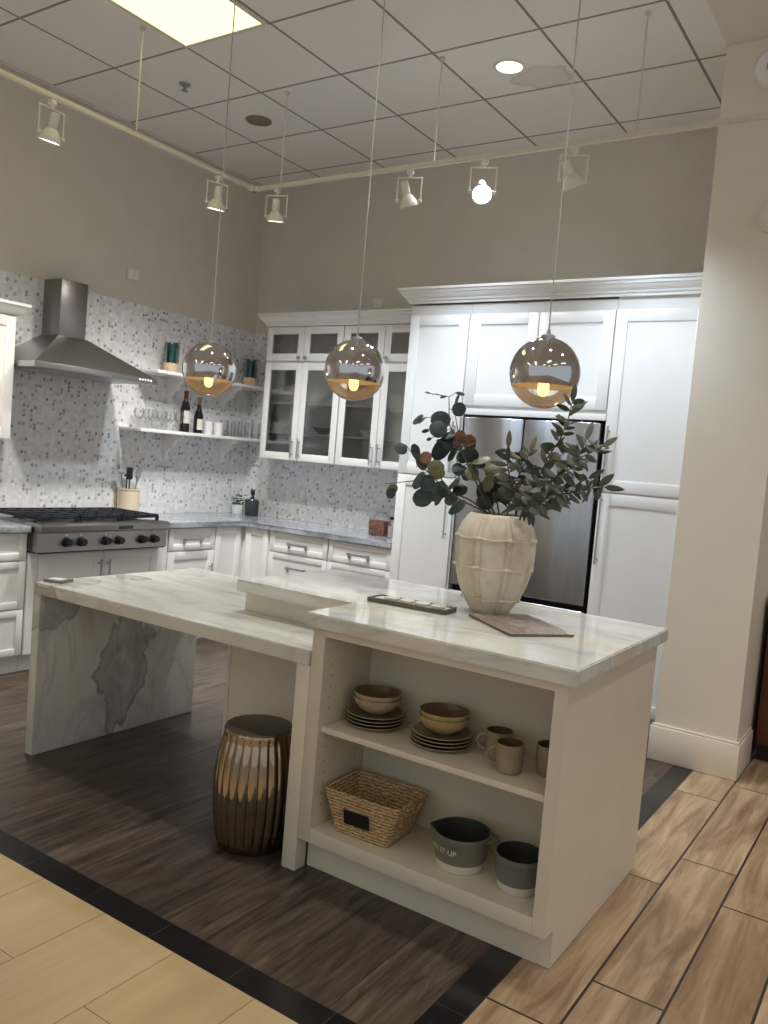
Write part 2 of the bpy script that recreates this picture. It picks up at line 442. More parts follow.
M['bulb'] = emit('amber_filament_bulb', (1.0, 0.52, 0.10, 1), 4.5)
M['fil'] = emit('hot_filament', (1.0, 0.78, 0.30, 1), 60.0)
M['cord'] = plain('clear_grey_cord', srgb(176, 170, 160), 0.4)
M['panel'] = emit('fill_panel_diffuser', (1.0, 0.90, 0.70, 1), 1.65)  # emission of the added panels behind the camera
M['panelv'] = emit('kitchen_fluorescent_diffuser', (1.0, 0.95, 0.50, 1), 1.30)
M['canlit'] = emit('lit_downlight_lens', (0.82, 1.0, 0.95, 1), 1.6)
M['par'] = emit('lit_reflector_lamp', (0.93, 0.97, 1.0, 1), 12.0)
M['parw'] = emit('warm_reflector_lamp', (1.0, 0.93, 0.82, 1), 4.0)
M['candull'] = plain('unlit_downlight_reflector', srgb(160, 150, 138), 0.3, 0.7)
M['plates'] = plain('ivory_switch_plate', srgb(222, 214, 198), 0.45)
M['jarfood'] = plain('mixed_dry_pasta', srgb(150, 104, 82), 0.7, var=0.6, vscale=45)
M['edge'] = plain('chrome_ring', srgb(190, 190, 190), 0.15, 1.0)
# ------------------------------------------------------------------ the room
XL, XR, YB, YF, ZC = -5.13, 4.2, 5.50, -4.0, 3.758
def S(n, mats, *boxes, **k):
    b = B()
    for bx in boxes: b.box(*bx)
    return struct(n, b, mats)

b = B()
def fl(mi, x0, x1, y0, y1):
    b.mi = mi; b.box(x0, x1, y0, y1, -0.05, 0.0)
fl(0, XL, -1.015, 1.795, YB)              # dark planks under the kitchen
fl(1, XL, -1.015, 1.695, 1.795)           # black granite border
fl(1, -1.015, -0.917, 1.695, YB)
fl(2, XL, -0.917, YF, 1.695)              # cream marble
fl(3, -0.917, XR, YF, YB)                 # wood-look tile
struct('floor', b, [M['darkwood'], M['granite'], M['cream'], M['woodtile']])
b = B(); b.box(XL, -1.304, YF, YB, ZC, ZC + 0.05); b.box(-1.304, -1.14, 4.04, YB, ZC, ZC + 0.05)
b.mi = 1; b.box(-1.304, XR, YF, 4.04, ZC, ZC + 0.05); b.box(-1.14, XR, 4.04, YB, ZC, ZC + 0.05)
struct('ceiling', b, [M['ceil'], M['dry']])
S('wall_left', M['wall'], (XL - 0.1, XL, YF, YB, 0, ZC))
S('wall_back', M['wall'], (XL - 0.1, XR + 0.1, YB, YB + 0.1, 0, ZC))
S('wall_column', M['colm'], (-1.14, -0.722, 4.568, YB - 0.001, 0, ZC - 0.001))
b = B(); b.box(-1.16, -0.702, 4.547, 4.567, 0.001, 0.185, 0.004); b.box(-0.7215, -0.702, 4.549, 4.925, 0.001, 0.185, 0.004)
b.box(-1.152, -0.710, 4.555, 4.567, 0.185, 0.20, 0.004); b.box(-0.7215, -0.710, 4.558, 4.925, 0.185, 0.20, 0.004)
struct('baseboard_column', b, M['trimw'])
b = B(); b.box(XL, XL + 0.008, 0.6, YB - 0.009, 0.915, 2.495); struct('trim_1', b, M['mosaic'])
b = B(); b.box(XL + 0.008, -3.13, YB - 0.008, YB, 0.915, 2.495); struct('trim_2', b, M['mosaic'])
b = B(); b.box(XL, XL + 0.022, YF, YB, ZC - 0.022, ZC); b.box(XL, -1.14, YB - 0.022, YB, ZC - 0.022, ZC); struct('trim_3', b, M['wall'])

# ------------------------------------------------------------------ cabinet helpers
def mY(yf): return lambda u, d, w: (u, yf - d, w)          # front facing -Y
def mX(xf): return lambda u, d, w: (xf + d, u, w)          # front facing +X
def mbox(b, mp, u0, u1, d0, d1, w0, w1, bev=0.0):
    p = mp(u0, d0, w0); q = mp(u1, d1, w1)
    b.box(p[0], q[0], p[1], q[1], p[2], q[2], bev)
def shaker(name, parent, mp, u0, u1, w0, w1, fr=0.062, th=0.020, glass=False, mat='cab', label=None):
    b = B(); e = 0.0025
    mbox(b, mp, u0, u0 + fr, 0, th, w0, w1, e); mbox(b, mp, u1 - fr, u1, 0, th, w0, w1, e)
    mbox(b, mp, u0 + fr - .001, u1 - fr + .001, 0, th, w0, w0 + fr, e); mbox(b, mp, u0 + fr - .001, u1 - fr + .001, 0, th, w1 - fr, w1, e)
    if not glass: mbox(b, mp, u0 + fr - .002, u1 - fr + .002, 0, th - 0.008, w0 + fr - .002, w1 - fr + .002)
    o = obj(name, b, M[mat], parent)
    if glass:
        g = B(); mbox(g, mp, u0 + fr - .004, u1 - fr + .004, 0.006, 0.010, w0 + fr - .004, w1 - fr + .004)
        obj('pane', g, M['glass'], o)
    if label: o['label'] = label
    return o
def slab_drawer(*a, **k): return shaker(*a, fr=0.042, **k)
def bar_handle(parent, mp, u, w0, w1, d=0.020, r=0.006):
    b = B(); b.tube([mp(u, d + 0.032, w0), mp(u, d + 0.032, w1)], r, 10)
    for w in (w0 + 0.03, w1 - 0.03): b.tube([mp(u, d, w), mp(u, d + 0.032, w)], r * 0.8, 8)
    return obj('handle', b, M['nickel'], parent)
def bridge_handle(parent, mp, u0, u1, w, d=0.020):
    b = B(); mbox(b, mp, u0, u1, d + 0.024, d + 0.034, w - 0.007, w + 0.007, 0.003)
    for u in (u0, u1 - 0.014):
        mbox(b, mp, u, u + 0.014, d, d + 0.033, w - 0.007, w + 0.007, 0.002)
        mbox(b, mp, u - 0.003, u + 0.017, d, d + 0.012, w - 0.030, w + 0.007, 0.002)
    return obj('handle', b, M['nickel'], parent)
def knob(parent, mp, u, w, d=0.020):
    b = B(); b.tube([mp(u, d, w), mp(u, d + .012, w), mp(u, d + .016, w), mp(u, d + .027, w)], [.006, .006, .015, .014], 14)
    return obj('knob', b, M['nickel'], parent)

CX = -4.545       # carcass front of the left run (doors stand 20 mm proud)
CY = 4.905        # carcass front of the back run
mL, mB = mX(CX - 0.02), mY(CY + 0.02)

# left run, unit left of the rangetop
t = thing('base_cabinet', 'white drawer cabinet left of the steel rangetop, three drawers high', 'cabinet', (-4.83, 2.5, 0), 'base cabinets of the kitchen run')
b = B(); b.box(XL + .002, CX - .021, 1.55, 3.028, 0.115, 0.872); obj('body', b, M['cab'], t)
b = B(); b.box(XL + .002, -4.60, 1.55, 3.028, 0.001, 0.114); obj('toe_kick', b, M['cab'], t)
for w0, w1 in ((0.705, 0.868), (0.408, 0.695), (0.12, 0.398)):
    for u0, u1 in ((2.16, 3.012), (1.56, 2.15)):
        d = slab_drawer('drawer', t, mL, u0, u1, w0, w1)
        bridge_handle(d, mL, (u0 + u1) / 2 - .09, (u0 + u1) / 2 + .09, w1 - 0.075 if w1 > .8 else w1 - .1)
# beneath the rangetop
t = thing('base_cabinet', 'white two-door cabinet directly under the steel rangetop', 'cabinet', (-4.83, 3.53, 0), 'base cabinets of the kitchen run')
b = B(); b.box(XL + .002, CX - .021, 3.032, 4.128, 0.115, 0.745); b.box(XL + .002, CX - .005, 4.046, 4.128, 0.115, 0.872); b.box(CX - .06, CX - .004, 3.032, 3.095, 0.115, 0.745); obj('body', b, M['cab'], t)
b = B(); b.box(XL + .002, -4.60, 3.032, 4.128, 0.001, 0.114); obj('toe_kick', b, M['cab'], t)
for u0, u1, hu in ((3.10, 3.572, 3.540), (3.578, 4.04, 3.610)):
    d = shaker('door', t, mL, u0, u1, 0.12, 0.735)
    bar_handle(d, mL, hu, 0.50, 0.685)
# right of the rangetop
t = thing('base_cabinet', 'narrow white drawer cabinet between the rangetop and the corner', 'cabinet', (-4.83, 4.37, 0), 'base cabinets of the kitchen run')
b = B(); b.box(XL + .002, CX - .021, 4.131, 4.600, 0.115, 0.872); obj('body', b, M['cab'], t)
b = B(); b.box(XL + .002, -4.60, 4.131, 4.600, 0.001, 0.114); obj('toe_kick', b, M['cab'], t)
d = slab_drawer('drawer', t, mL, 4.138, 4.594, 0.705, 0.868); bridge_handle(d, mL, 4.275, 4.455, 0.785)
d = shaker('door', t, mL, 4.138, 4.594, 0.12, 0.695); bar_handle(d, mL, 4.55, 0.42, 0.60)
# corner unit
t = thing('base_cabinet', 'white corner cabinet with a pair of doors meeting at the inner angle', 'cabinet', (-4.83, 5.2, 0), 'base cabinets of the kitchen run')
b = B(); b.box(XL + .002, CX - .021, 4.603, YB - .01, 0.115, 0.872); b.box(CX - .020, -4.272, CY + .021, YB - .01, 0.115, 0.872); obj('body', b, M['cab'], t)
b = B(); b.box(XL + .002, -4.60, 4.603, YB - .01, 0.001, 0.114); b.box(-4.599, -4.272, 4.96, YB - .01, 0.001, 0.114); obj('toe_kick', b, M['cab'], t)
shaker('door', t, mL, 4.608, 4.880, 0.12, 0.868, fr=.055); shaker('door', t, mB, -4.520, -4.285, 0.12, 0.868, fr=.055)
# back run drawer units
for lab, x0, x1 in (('white drawer cabinet on the back wall beside the corner unit', -4.262, -3.700), ('white drawer cabinet on the back wall beside the tall pantry', -3.690, -3.135)):
    t = thing('base_cabinet', lab, 'cabinet', ((x0 + x1) / 2, 5.2, 0), 'base cabinets of the kitchen run')
    b = B(); b.box(x0 - .004, x1 + .002, CY + .021, YB - .01, 0.115, 0.872); obj('body', b, M['cab'], t)
    b = B(); b.box(x0 - .004, x1 + .002, 4.96, YB - .01, 0.001, 0.114); obj('toe_kick', b, M['cab'], t)
    for w0, w1 in ((0.715, 0.868), (0.42, 0.705), (0.12, 0.41)):
        d = slab_drawer('drawer', t, mB, x0, x1, w0, w1)
        c = (x0 + x1) / 2
        bridge_handle(d, mB, c - .09, c + .09, 0.788 if w1 > .8 else w1 - .1)

# worktops
b = B(); b.box(XL + .009, -4.52, 1.55, 3.022, 0.8735, 0.914, 0.004)
tag(obj('worktop', b, M['stone']), 'grey marble worktop left of the rangetop', 'countertop', 'grey marble worktops')
b = B(); b.prism([(XL + .009, 4.050), (-4.52, 4.050), (-4.52, 4.882), (-3.132, 4.882), (-3.132, YB - .009), (XL + .009, YB - .009)], lambda p, q, z: (p, q, z), 0.8735, 0.914)
bmesh.ops.bevel(b.bm, geom=[e for e in b.bm.edges], offset=0.004, segments=2, affect='EDGES')
tag(obj('worktop', b, M['stone']), 'grey marble worktop turning the corner from rangetop to tall pantry', 'countertop', 'grey marble worktops')

# rangetop
t = thing('gas_rangetop', 'stainless steel six-knob gas rangetop with black grates under the hood', 'rangetop', (-4.8, 3.535, 0.748))
b = B(); b.box(XL + .06, -4.60, 3.033, 4.040, 0.748, 0.925, 0.003)
b.prism([(-4.60, 0.757), (-4.462, 0.757), (-4.475, 0.872), (-4.435, 0.886), (-4.432, 0.918), (-4.46, 0.932), (-4.60, 0.932)], lambda p, q, tt: (p, tt, q), 3.033, 4.040)
obj('body', b, M['steel'], t)
b = B(); b.box(-4.60, -4.470, 3.04, 4.033, 0.7485, 0.7565); obj('base_rail', b, M['black'], t)
for y in (3.231, 3.336, 3.523, 3.627, 3.820, 3.923):
    b = B(); b.tube([(-4.470, y, .813), (-4.456, y, .8135), (-4.455, y, .8135), (-4.425, y, .815)], [.030, .029, .025, .022], 20)
    kn = obj('knob', b, M['black'], t)
    b = B(); b.tube([(-4.4725, y, .813), (-4.466, y, .813)], .034, 24); obj('bezel', b, M['edge'], kn)
    b = B(); b.tube([(-4.478, y, .858), (-4.470, y, .858)], .009, 12); obj('indicator_mark', b, M['white'], kn)
b = B(); b.box(-4.434, -4.430, 3.60, 3.715, 0.892, 0.914, 0.001); obj('nameplate', b, M['slate'], t)
for i in range(3):
    y0 = 3.052 + i * 0.326; y1 = y0 + 0.318
    b = B()
    for x in (-5.02, -4.90, -4.78, -4.66, -4.545): b.box(x - .008, x + .008, y0, y1, 0.950, 0.974, 0.003)
    for k in range(4):
        yy = y0 + 0.008 + k * 0.1007; b.box(-5.028, -4.537, yy - .007, yy + .007, 0.950, 0.974, 0.003)
    for x in (-5.02, -4.545):
        for yy in (y0 + .01, y1 - .01): b.box(x - .009, x + .009, yy - .009, yy + .009, 0.926, 0.956)
    obj('grate', b, M['iron'], t)
    for x in (-4.90, -4.66):
        b = B(); b.lathe([(0, .926), (.06, .926), (.058, .934), (.035, .936), (.034, .943), (0, .943)], (x, (y0 + y1) / 2, 0), 24); obj('burner', b, M['black'], t)

# hood
t = thing('range_hood', 'stainless steel chimney hood on the mosaic wall above the rangetop', 'hood', (-4.9, 3.52, 1.876))
b = B(); b.box(XL + .009, -4.93, 3.415, 3.620, 2.125, 2.503, 0.003); obj('chimney', b, M['hoodst'], t)
b = B()
lo = [(XL + .009, 3.05, 1.913), (-4.62, 3.05, 1.913), (-4.62, 3.99, 1.913), (XL + .009, 3.99, 1.913)]
hi = [(XL + .009, 3.405, 2.13), (-4.92, 3.405, 2.13), (-4.92, 3.63, 2.13), (XL + .009, 3.63, 2.13)]
vl = [b.bm.verts.new(p) for p in lo]; vh = [b.bm.verts.new(p) for p in hi]
b._face(vl[::-1]); b._face(vh)
for i in range(4): b._face([vl[i], vl[(i + 1) % 4], vh[(i + 1) % 4], vh[i]])
obj('canopy', b, M['hoodst'], t)
b = B(); b.box(XL + .009, -4.612, 3.042, 3.998, 1.876, 1.914, 0.003); obj('lip', b, M['steel'], t)
for k in range(5):
    b = B(); y = 3.84 + k * 0.024; b.tube([(-4.613, y, 1.898), (-4.609, y, 1.898)], .007, 10); obj('button', b, M['white'], t)
b = B(); b.box(-5.02, -4.70, 3.12, 3.92, 1.872, 1.878); obj('grease_filter', b, M['nickel'], t)

# left wall cabinet
def crown(name, parent, prof_fn, x0=None): pass
t = thing('wall_cabinet', 'white wall cabinet left of the hood, cut off by the photo edge', 'cabinet', (-4.96, 2.5, 1.42))
b = B(); b.box(XL + .009, -4.822, 1.7, 3.030, 1.42, 2.18); obj('body', b, M['cab'], t)
mU = mX(-4.8205)
shaker('door', t, mU, 2.59, 3.027, 1.425, 2.172, mat='cab'); shaker('door', t, mU, 2.14, 2.585, 1.425, 2.172)
CR = [(0, 0), (.010, 0), (.010, .016), (.020, .018), (.022, .030), (.036, .038), (.046, .054), (.048, .060), (.056, .062), (.056, .078), (.068, .081), (.068, .096), (0, .096)]
def crown_run(b, x0, x1, yf, z, ends=(False, False), prof=CR, k=1.0):
    """crown along X on a front facing -Y, optionally returning along the sides"""
    pl = [(p * k, q * k) for p, q in prof]
    L = [b.bm.verts.new((x0 - (p if ends[0] else 0), yf - p, z + q)) for p, q in pl]
    Rr = [b.bm.verts.new((x1 + (p if ends[1] else 0), yf - p, z + q)) for p, q in pl]
    n = len(pl)
    b._face(L); b._face(Rr[::-1])
    for i in range(n): b._face([L[i], L[(i + 1) % n], Rr[(i + 1) % n], Rr[i]])
def crown_side(b, x, yf, yb, z, sgn, k=1.0):
    pl = [(p * k, q * k) for p, q in CR]
    A = [b.bm.verts.new((x + sgn * p, yf - p, z + q)) for p, q in pl]
    C = [b.bm.verts.new((x + sgn * p, yb, z + q)) for p, q in pl]
    n = len(pl); b._face(A); b._face(C[::-1])
    for i in range(n): b._face([A[i], A[(i + 1) % n], C[(i + 1) % n], C[i]])
b = B(); pl = [(0, 0), (.012, .004), (.028, .020), (.044, .046), (.052, .054), (.056, .056), (.056, .074), (0, .074)]
A = [b.bm.verts.new((-4.80 + p, 3.032 + p, 2.181 + q)) for p, q in pl]; C = [b.bm.verts.new((-4.80 + p, 1.7, 2.181 + q)) for p, q in pl]
n = len(pl); b._face(A); b._face(C[::-1])
for i in range(n): b._face([A[i], A[(i + 1) % n], C[(i + 1) % n], C[i]])
A = [b.bm.verts.new((-4.80 + p, 3.032 + p, 2.181 + q)) for p, q in pl]; C = [b.bm.verts.new((XL + .01, 3.032 + p, 2.181 + q)) for p, q in pl]
b._face(A); b._face(C[::-1])
for i in range(n): b._face([A[i], A[(i + 1) % n], C[(i + 1) % n], C[i]])
b.box(XL + .01, -4.80, 1.7, 3.032, 2.181, 2.19)
obj('crown', b, M['cab'], t)

# glass-front wall cabinets
mG = mY(5.17)
for lab, x0, x1, sh in (('white glass-front wall cabinet next to the mosaic corner', -4.665, -3.890, -1), ('white glass-front wall cabinet against the tall pantry', -3.886, -3.135, 1)):
    t = thing('glass_cabinet', lab, 'cabinet', ((x0 + x1) / 2, 5.33, 1.418), 'glass-front wall cabinets')
    b = B(); yb = YB - .009
    b.box(x0, x0 + .018, 5.172, yb, 1.418, 2.484); b.box(x1 - .018, x1, 5.172, yb, 1.418, 2.484)
    b.box(x0 + .018, x1 - .018, 5.172, yb, 1.418, 1.436); b.box(x0 + .018, x1 - .018, 5.172, yb, 2.466, 2.484)
    b.box(x0 + .018, x1 - .018, yb - .010, yb, 1.436, 2.466); b.box(x0 + .018, x1 - .018, 5.172, yb, 2.196, 2.214)
    obj('body', b, M['cab'], t)
    for z in (1.645, 1.885):
        b = B(); b.box(x0 + .02, x1 - .02, 5.186, yb - .012, z - .016, z, .002); obj('shelf', b, M['cab'], t)
    c = (x0 + x1) / 2
    for u0, u1, hu in ((x0 + .003, c - .002, c - .034), (c + .002, x1 - .003, c + .034)):
        d = shaker('door', t, mG, u0, u1, 1.421, 2.196, fr=.058, glass=True); bar_handle(d, mG, hu, 1.440, 1.600, r=.0055)
        d = shaker('door', t, mG, u0, u1, 2.212, 2.481, fr=.058, glass=True); knob(d, mG, hu, 2.235)
b = B(); b.box(-4.665, -3.135, 5.15, YB - .009, 2.4855, 2.500)
crown_run(b, -4.665, -3.135, 5.15, 2.486, (True, False)); crown_side(b, -4.665, 5.15, YB - .01, 2.486, -1)
tag(obj('crown_molding', b, M['cab']), 'white crown along the top of the two glass-front cabinets', 'molding')

# tall cabinets round the fridge
mT = mY(4.89)
YT = 4.892
t = thing('pantry_cabinet', 'tall white pantry cabinet left of the refrigerator', 'cabinet', (-2.89, 5.19, 0), 'tall pantry cabinets')
b = B(); b.box(-3.127, -2.657, YT, YB - .002, 0.115, 2.555); obj('body', b, M['cab'], t)
b = B(); b.box(-3.127, -2.657, 4.95, YB - .002, 0.001, 0.114); obj('toe_kick', b, M['cab'], t)
d = shaker('door', t, mT, -3.118, -2.668, 1.412, 2.485, fr=.070); bar_handle(d, mT, -2.700, 1.44, 1.78)
d = shaker('door', t, mT, -3.118, -2.668, 0.125, 1.402, fr=.070); bar_handle(d, mT, -2.700, 1.00, 1.36)
t = thing('bridge_cabinet', 'white two-door cabinet bridging over the refrigerator', 'cabinet', (-2.17, 5.19, 1.83))
b = B(); b.box(-2.655, -1.687, YT, YB - .002, 1.832, 2.555); b.box(-2.655, -1.687, 4.872, YT, 1.832, 1.872, .001); obj('body', b, M['cab'], t)
shaker('door', t, mT, -2.648, -2.174, 1.892, 2.485, fr=.070); shaker('door', t, mT, -2.168, -1.690, 1.892, 2.485, fr=.070)
t = thing('pantry_cabinet', 'tall white pantry cabinet between the refrigerator and the cream column', 'cabinet', (-1.42, 5.19, 0), 'tall pantry cabinets')
b = B(); b.box(-1.685, -1.143, YT, YB - .002, 0.115, 2.570); obj('body', b, M['cab'], t)
b = B(); b.box(-1.685, -1.143, 4.95, YB - .002, 0.001, 0.114); obj('toe_kick', b, M['cab'], t)
d = shaker('door', t, mT, -1.683, -1.150, 1.412, 2.485, fr=.070); bar_handle(d, mT, -1.657, 1.43, 1.80)
d = shaker('door', t, mT, -1.683, -1.150, 0.125, 1.402, fr=.070); bar_handle(d, mT, -1.657, 0.975, 1.39)
b = B(); b.box(-3.127, -1.143, 4.875, YB - .002, 2.5715, 2.585)
crown_run(b, -3.127, -1.143, 4.872, 2.562, (True, False), k=1.05); crown_side(b, -3.130, 4.872, 5.070, 2.562, -1, 1.05)
tag(obj('crown_molding', b, M['cab']), 'white stepped crown along the top of the tall cabinets', 'molding')

t = thing('refrigerator', 'stainless steel french-door refrigerator set between tall white cabinets', 'refrigerator', (-2.17, 5.19, 0))
b = B(); b.box(-2.650, -1.692, 4.94, YB - .02, 0.03, 1.815); obj('body', b, M['darkmetal'], t)
for x0, x1 in ((-2.636, -2.212), (-2.205, -1.712)):
    b = B(); b.box(x0, x1, 4.868, 4.935, 0.705, 1.818, .008, 3); obj('door', b, M['fridgest'], t)
b = B(); b.box(-2.636, -1.712, 4.868, 4.935, 0.10, 0.672, .008, 3); dr = obj('freezer_drawer', b, M['fridgest'], t)
b = B(); b.tube([(-2.50, 4.82, .62), (-1.84, 4.82, .62)], .011, 12); b.tube([(-2.46, 4.868, .62), (-2.46, 4.82, .62)], .008, 8); b.tube([(-1.88, 4.868, .62), (-1.88, 4.82, .62)], .008, 8); obj('handle', b, M['nickel'], dr)
b = B()
for x in (-2.6, -1.75): b.box(x - .03, x + .03, 4.96, 5.4, 0.001, 0.03)
obj('foot', b, M['black'], t)

# floating shelves and their corbels
def corbel(b, y, zt):
    x0 = XL + .009
    pts = [(x0, zt), (x0 + .20, zt), (x0 + .20, zt - .022)]
    for k in range(9):                      # upper hollow
        a = PI / 2 * k / 8; pts.append((x0 + .195 - .085 * math.sin(a), zt - .024 - .060 * (1 - math.cos(a))))
    pts.append((x0 + .108, zt - .096))
    for k in range(9):
        a = PI / 2 * k / 8; pts.append((x0 + .100 - .070 * math.sin(a), zt - .100 - .072 * (1 - math.cos(a))))
    pts += [(x0 + .026, zt - .190), (x0, zt - .190)]
    b.prism(pts, lambda p, q, tt: (p, tt, q), y - .016, y + .016)
for lab, y0, zt in (('upper white floating shelf on the mosaic wall', 4.215, 2.015), ('lower white floating shelf on the mosaic wall', 4.095, 1.572)):
    t = thing('floating_shelf', lab, 'shelf', (-5.0, 4.78, zt - .025), 'floating shelves')
    b = B(); b.box(XL + .009, -4.870, y0, YB - .011, zt - .025, zt, .003); obj('board', b, M['cab'], t)
    for y in (4.55, 5.16):
        b = B(); corbel(b, y, zt - .026); obj('bracket', b, M['cab'], t)

# things on the shelves
def grass_pot(y, seed):
    rnd = random.Random(seed)
    t = thing('grass_plant', '', 'plant', (-5.0, y, 2.0155), 'grass plants on the upper shelf')
    b = B(); b.lathe([(0, 0), (.050, 0), (.056, .01), (.058, .072), (.052, .074), (.052, .066), (0, .066)], seg=28); obj('pot', b, M['beige'], t, True)
    b = B()
    for k in range(210):
        a = rnd.uniform(0, 2 * PI); r = .045 * math.sqrt(rnd.random()); h = rnd.uniform(.16, .235); w = .006
        x, yy = r * math.cos(a), r * math.sin(a); dx, dy = rnd.uniform(-.012, .012), rnd.uniform(-.012, .012)
        ca, sa = math.cos(a * 3) * w, math.sin(a * 3) * w
        b.quad([(x - ca, yy - sa, .066), (x + ca, yy + sa, .066), (x + dx + ca * .7, yy + dy + sa * .7, h), (x + dx - ca * .7, yy + dy - sa * .7, h)])
    obj('blades', b, M['grassg'], t, True, recalc=False)
    b = B(); b.lathe([(.0565, .076), (.0605, .24), (.0595, .24), (.0555, .076)], seg=28); obj('glass_sleeve', b, M['drink'], t, True)
    return t
grass_pot(4.452, 3)['label'] = 'teal grass plant in a beige pot on the upper shelf, nearer the hood'
grass_pot(5.335, 5)['label'] = 'teal grass plant in a beige pot on the upper shelf, nearer the glass cabinets'
def bottle(loc, h, sh, lab, foil, foilm, lbl):
    t = thing('wine_bottle', lab, 'bottle', loc, 'wine bottles on the lower shelf')
    r = .038
    b = B(); b.lathe([(0, 0), (r * .9, 0), (r, .006), (r, sh), (r * .92, sh + .02), (r * .6, sh + .055), (.016, sh + .08), (.0145, sh + .085), (.0145, h - .02), (.017, h - .018), (.017, h), (0, h)], seg=32); obj('body', b, M['wine'], t, True)
    b = B(); b.lathe([(.0158, h - foil), (.0158, h - .021), (.0182, h - .019), (.0182, h + .001), (0, h + .001)], seg=24); obj('foil_cap', b, M[foilm], t, True)
    b = B(); ring = []
    for k in range(13):
        a = -1.0 + 2.1 * k / 12
        ring.append((math.cos(a) * (r + .0006), math.sin(a) * (r + .0006)))
    for i in range(12):
        b.quad([(*ring[i], lbl[0]), (*ring[i + 1], lbl[0]), (*ring[i + 1], lbl[1]), (*ring[i], lbl[1])])
    obj('paper_label', b, M['paper'], t, True)
bottle((-5.0, 4.630, 1.5725), .325, .185, 'taller dark wine bottle with burgundy foil on the lower shelf', .075, 'foil', (.07, .17))
bottle((-5.0, 4.775, 1.5725), .29, .13, 'shorter green-black wine bottle with tan foil on the lower shelf', .06, 'foil2', (.03, .115))
for y, lab in ((4.885, 'plain white tumbler beside the shorter wine bottle'), (5.000, 'plain white tumbler beside the clear glasses')):
    t = thing('white_tumbler', lab, 'cup', (-5.0, y, 1.5725), 'white tumblers on the lower shelf')
    b = B(); b.lathe([(0, 0), (.034, 0), (.036, .004), (.040, .105), (.037, .105), (.033, .008), (0, .008)], seg=28); obj('cup', b, M['white'], t, True)
GLS = thing('stem_glass', 'clear glass among those standing left of the wine bottles', 'glass', (-5.04, 4.21, 1.5725), 'clear glasses left of the wine bottles')
b = B(); b.lathe([(0, 0), (.032, 0), (.033, .003), (.006, .008), (.0045, .05), (.012, .062), (.034, .085), (.037, .12), (.030, .150), (.0285, .150), (.035, .12), (.032, .088), (0, .066)], seg=24); obj('bowl', b, M['drink'], GLS, True)
for x, y in ((-4.94, 4.25), (-5.04, 4.30), (-4.94, 4.34), (-5.04, 4.39), (-4.94, 4.43), (-5.04, 4.48), (-4.94, 4.52)): dup(GLS, (x, y, 1.5725))
GLT = thing('glass_tumbler', 'clear straight glass at the corner end of the lower shelf', 'glass', (-5.03, 5.10, 1.5725), 'clear glasses at the corner end of the lower shelf')
b = B(); b.lathe([(0, 0), (.029, 0), (.031, .005), (.035, .135), (.033, .135), (.029, .012), (0, .012)], seg=24); obj('tumbler', b, M['drink'], GLT, True)
for x, y in ((-4.94, 5.135), (-5.03, 5.185), (-4.94, 5.22), (-5.03, 5.27), (-4.94, 5.305), (-5.03, 5.355), (-4.94, 5.39)): dup(GLT, (x, y, 1.5725))

# in the glass cabinets
def simple(name, lab, cat, loc, prof, mat, group=None, seg=32):
    b = B(); b.lathe(prof, loc, seg); return tag(obj(name, b, mat), lab, cat, group)
CUP = [(0, 0), (.030, 0), (.034, .01), (.042, .06), (.039, .06), (.031, .012), (0, .012)]
simple('coffee_cup', 'white cup on the cabinet floor beside its twin, behind the second glass door, left', 'cup', (-4.205, 5.31, 1.4365), CUP, M['white'], 'white cups behind the second glass door')
simple('coffee_cup', 'white cup on the cabinet floor beside its twin, behind the second glass door, right', 'cup', (-4.105, 5.31, 1.4365), CUP, M['white'], 'white cups behind the second glass door')
BWL = [(0, 0), (.035, 0), (.04, .006), (.085, .05), (.09, .055), (.084, .055), (.04, .012), (0, .012)]
simple('serving_bowl', 'dark bowl on the lower shelf behind the second glass door', 'bowl', (-4.16, 5.33, 1.6455), BWL, M['slate'])
simple('serving_bowl', 'white bowl on the lower shelf behind the third glass door', 'bowl', (-3.70, 5.33, 1.6455), BWL, M['white'])

# worktop items
t = thing('utensil_crock', 'cream crock of cooking utensils behind the right end of the rangetop', 'crock', (-5.04, 4.16, 0.9145))
b = B(); b.lathe([(0, 0), (.074, 0), (.078, .006), (.080, .185), (.084, .19), (.084, .20), (.074, .20), (.072, .02), (0, .02)], seg=32); obj('crock', b, M['crock'], t, True)
def utensil(name, lab, cat, x, y, dx, dy, h, kind, mat):
    b = B(); base = Vector((-5.04 + x, 4.16 + y, .94)); top = base + Vector((dx, dy, h))
    b.tube([base, top], .006, 8)
    d = (top - base).normalized()
    if kind == 'whisk':
        for k in range(6):
            a = PI * k / 6; e = Vector((math.cos(a), math.sin(a), 0)); P = []
            for j in range(11):
                s = j / 10; P.append(top + d * (.11 * math.sin(PI * min(s, 1 - s) ** .8 * .99)) + e * (.032 * math.cos(PI * s)) * math.sin(PI * (s if s < .5 else 1 - s) + .25))
            b.tube(P, .0016, 5)
    elif kind == 'spoon':
        b.lathe([(0, -.012), (.018, -.008), (.028, 0), (.020, .008), (0, .012)], top + d * .02, 16)
    else:
        b.box(top.x - .004, top.x + .004, top.y - .028, top.y + .028, top.z - .005, top.z + .085, .003)
    tag(obj(name, b, mat), lab, cat, 'utensils in the crock')
utensil('wire_whisk', 'wire whisk leaning right in the cream crock', 'whisk', .005, .02, .01, .038, .23, 'whisk', M['nickel'])
utensil('serving_spoon', 'steel spoon leaning left in the cream crock', 'spoon', .0, -.03, .0, -.045, .27, 'spoon', M['nickel'])
utensil('spatula', 'black spatula standing in the cream crock', 'spatula', .03, -.01, .015, -.03, .25, 'flat', M['black'])
utensil('ladle', 'dark ladle in the middle of the cream crock', 'ladle', -.03, .0, -.005, .005, .25, 'spoon', M['slate'])
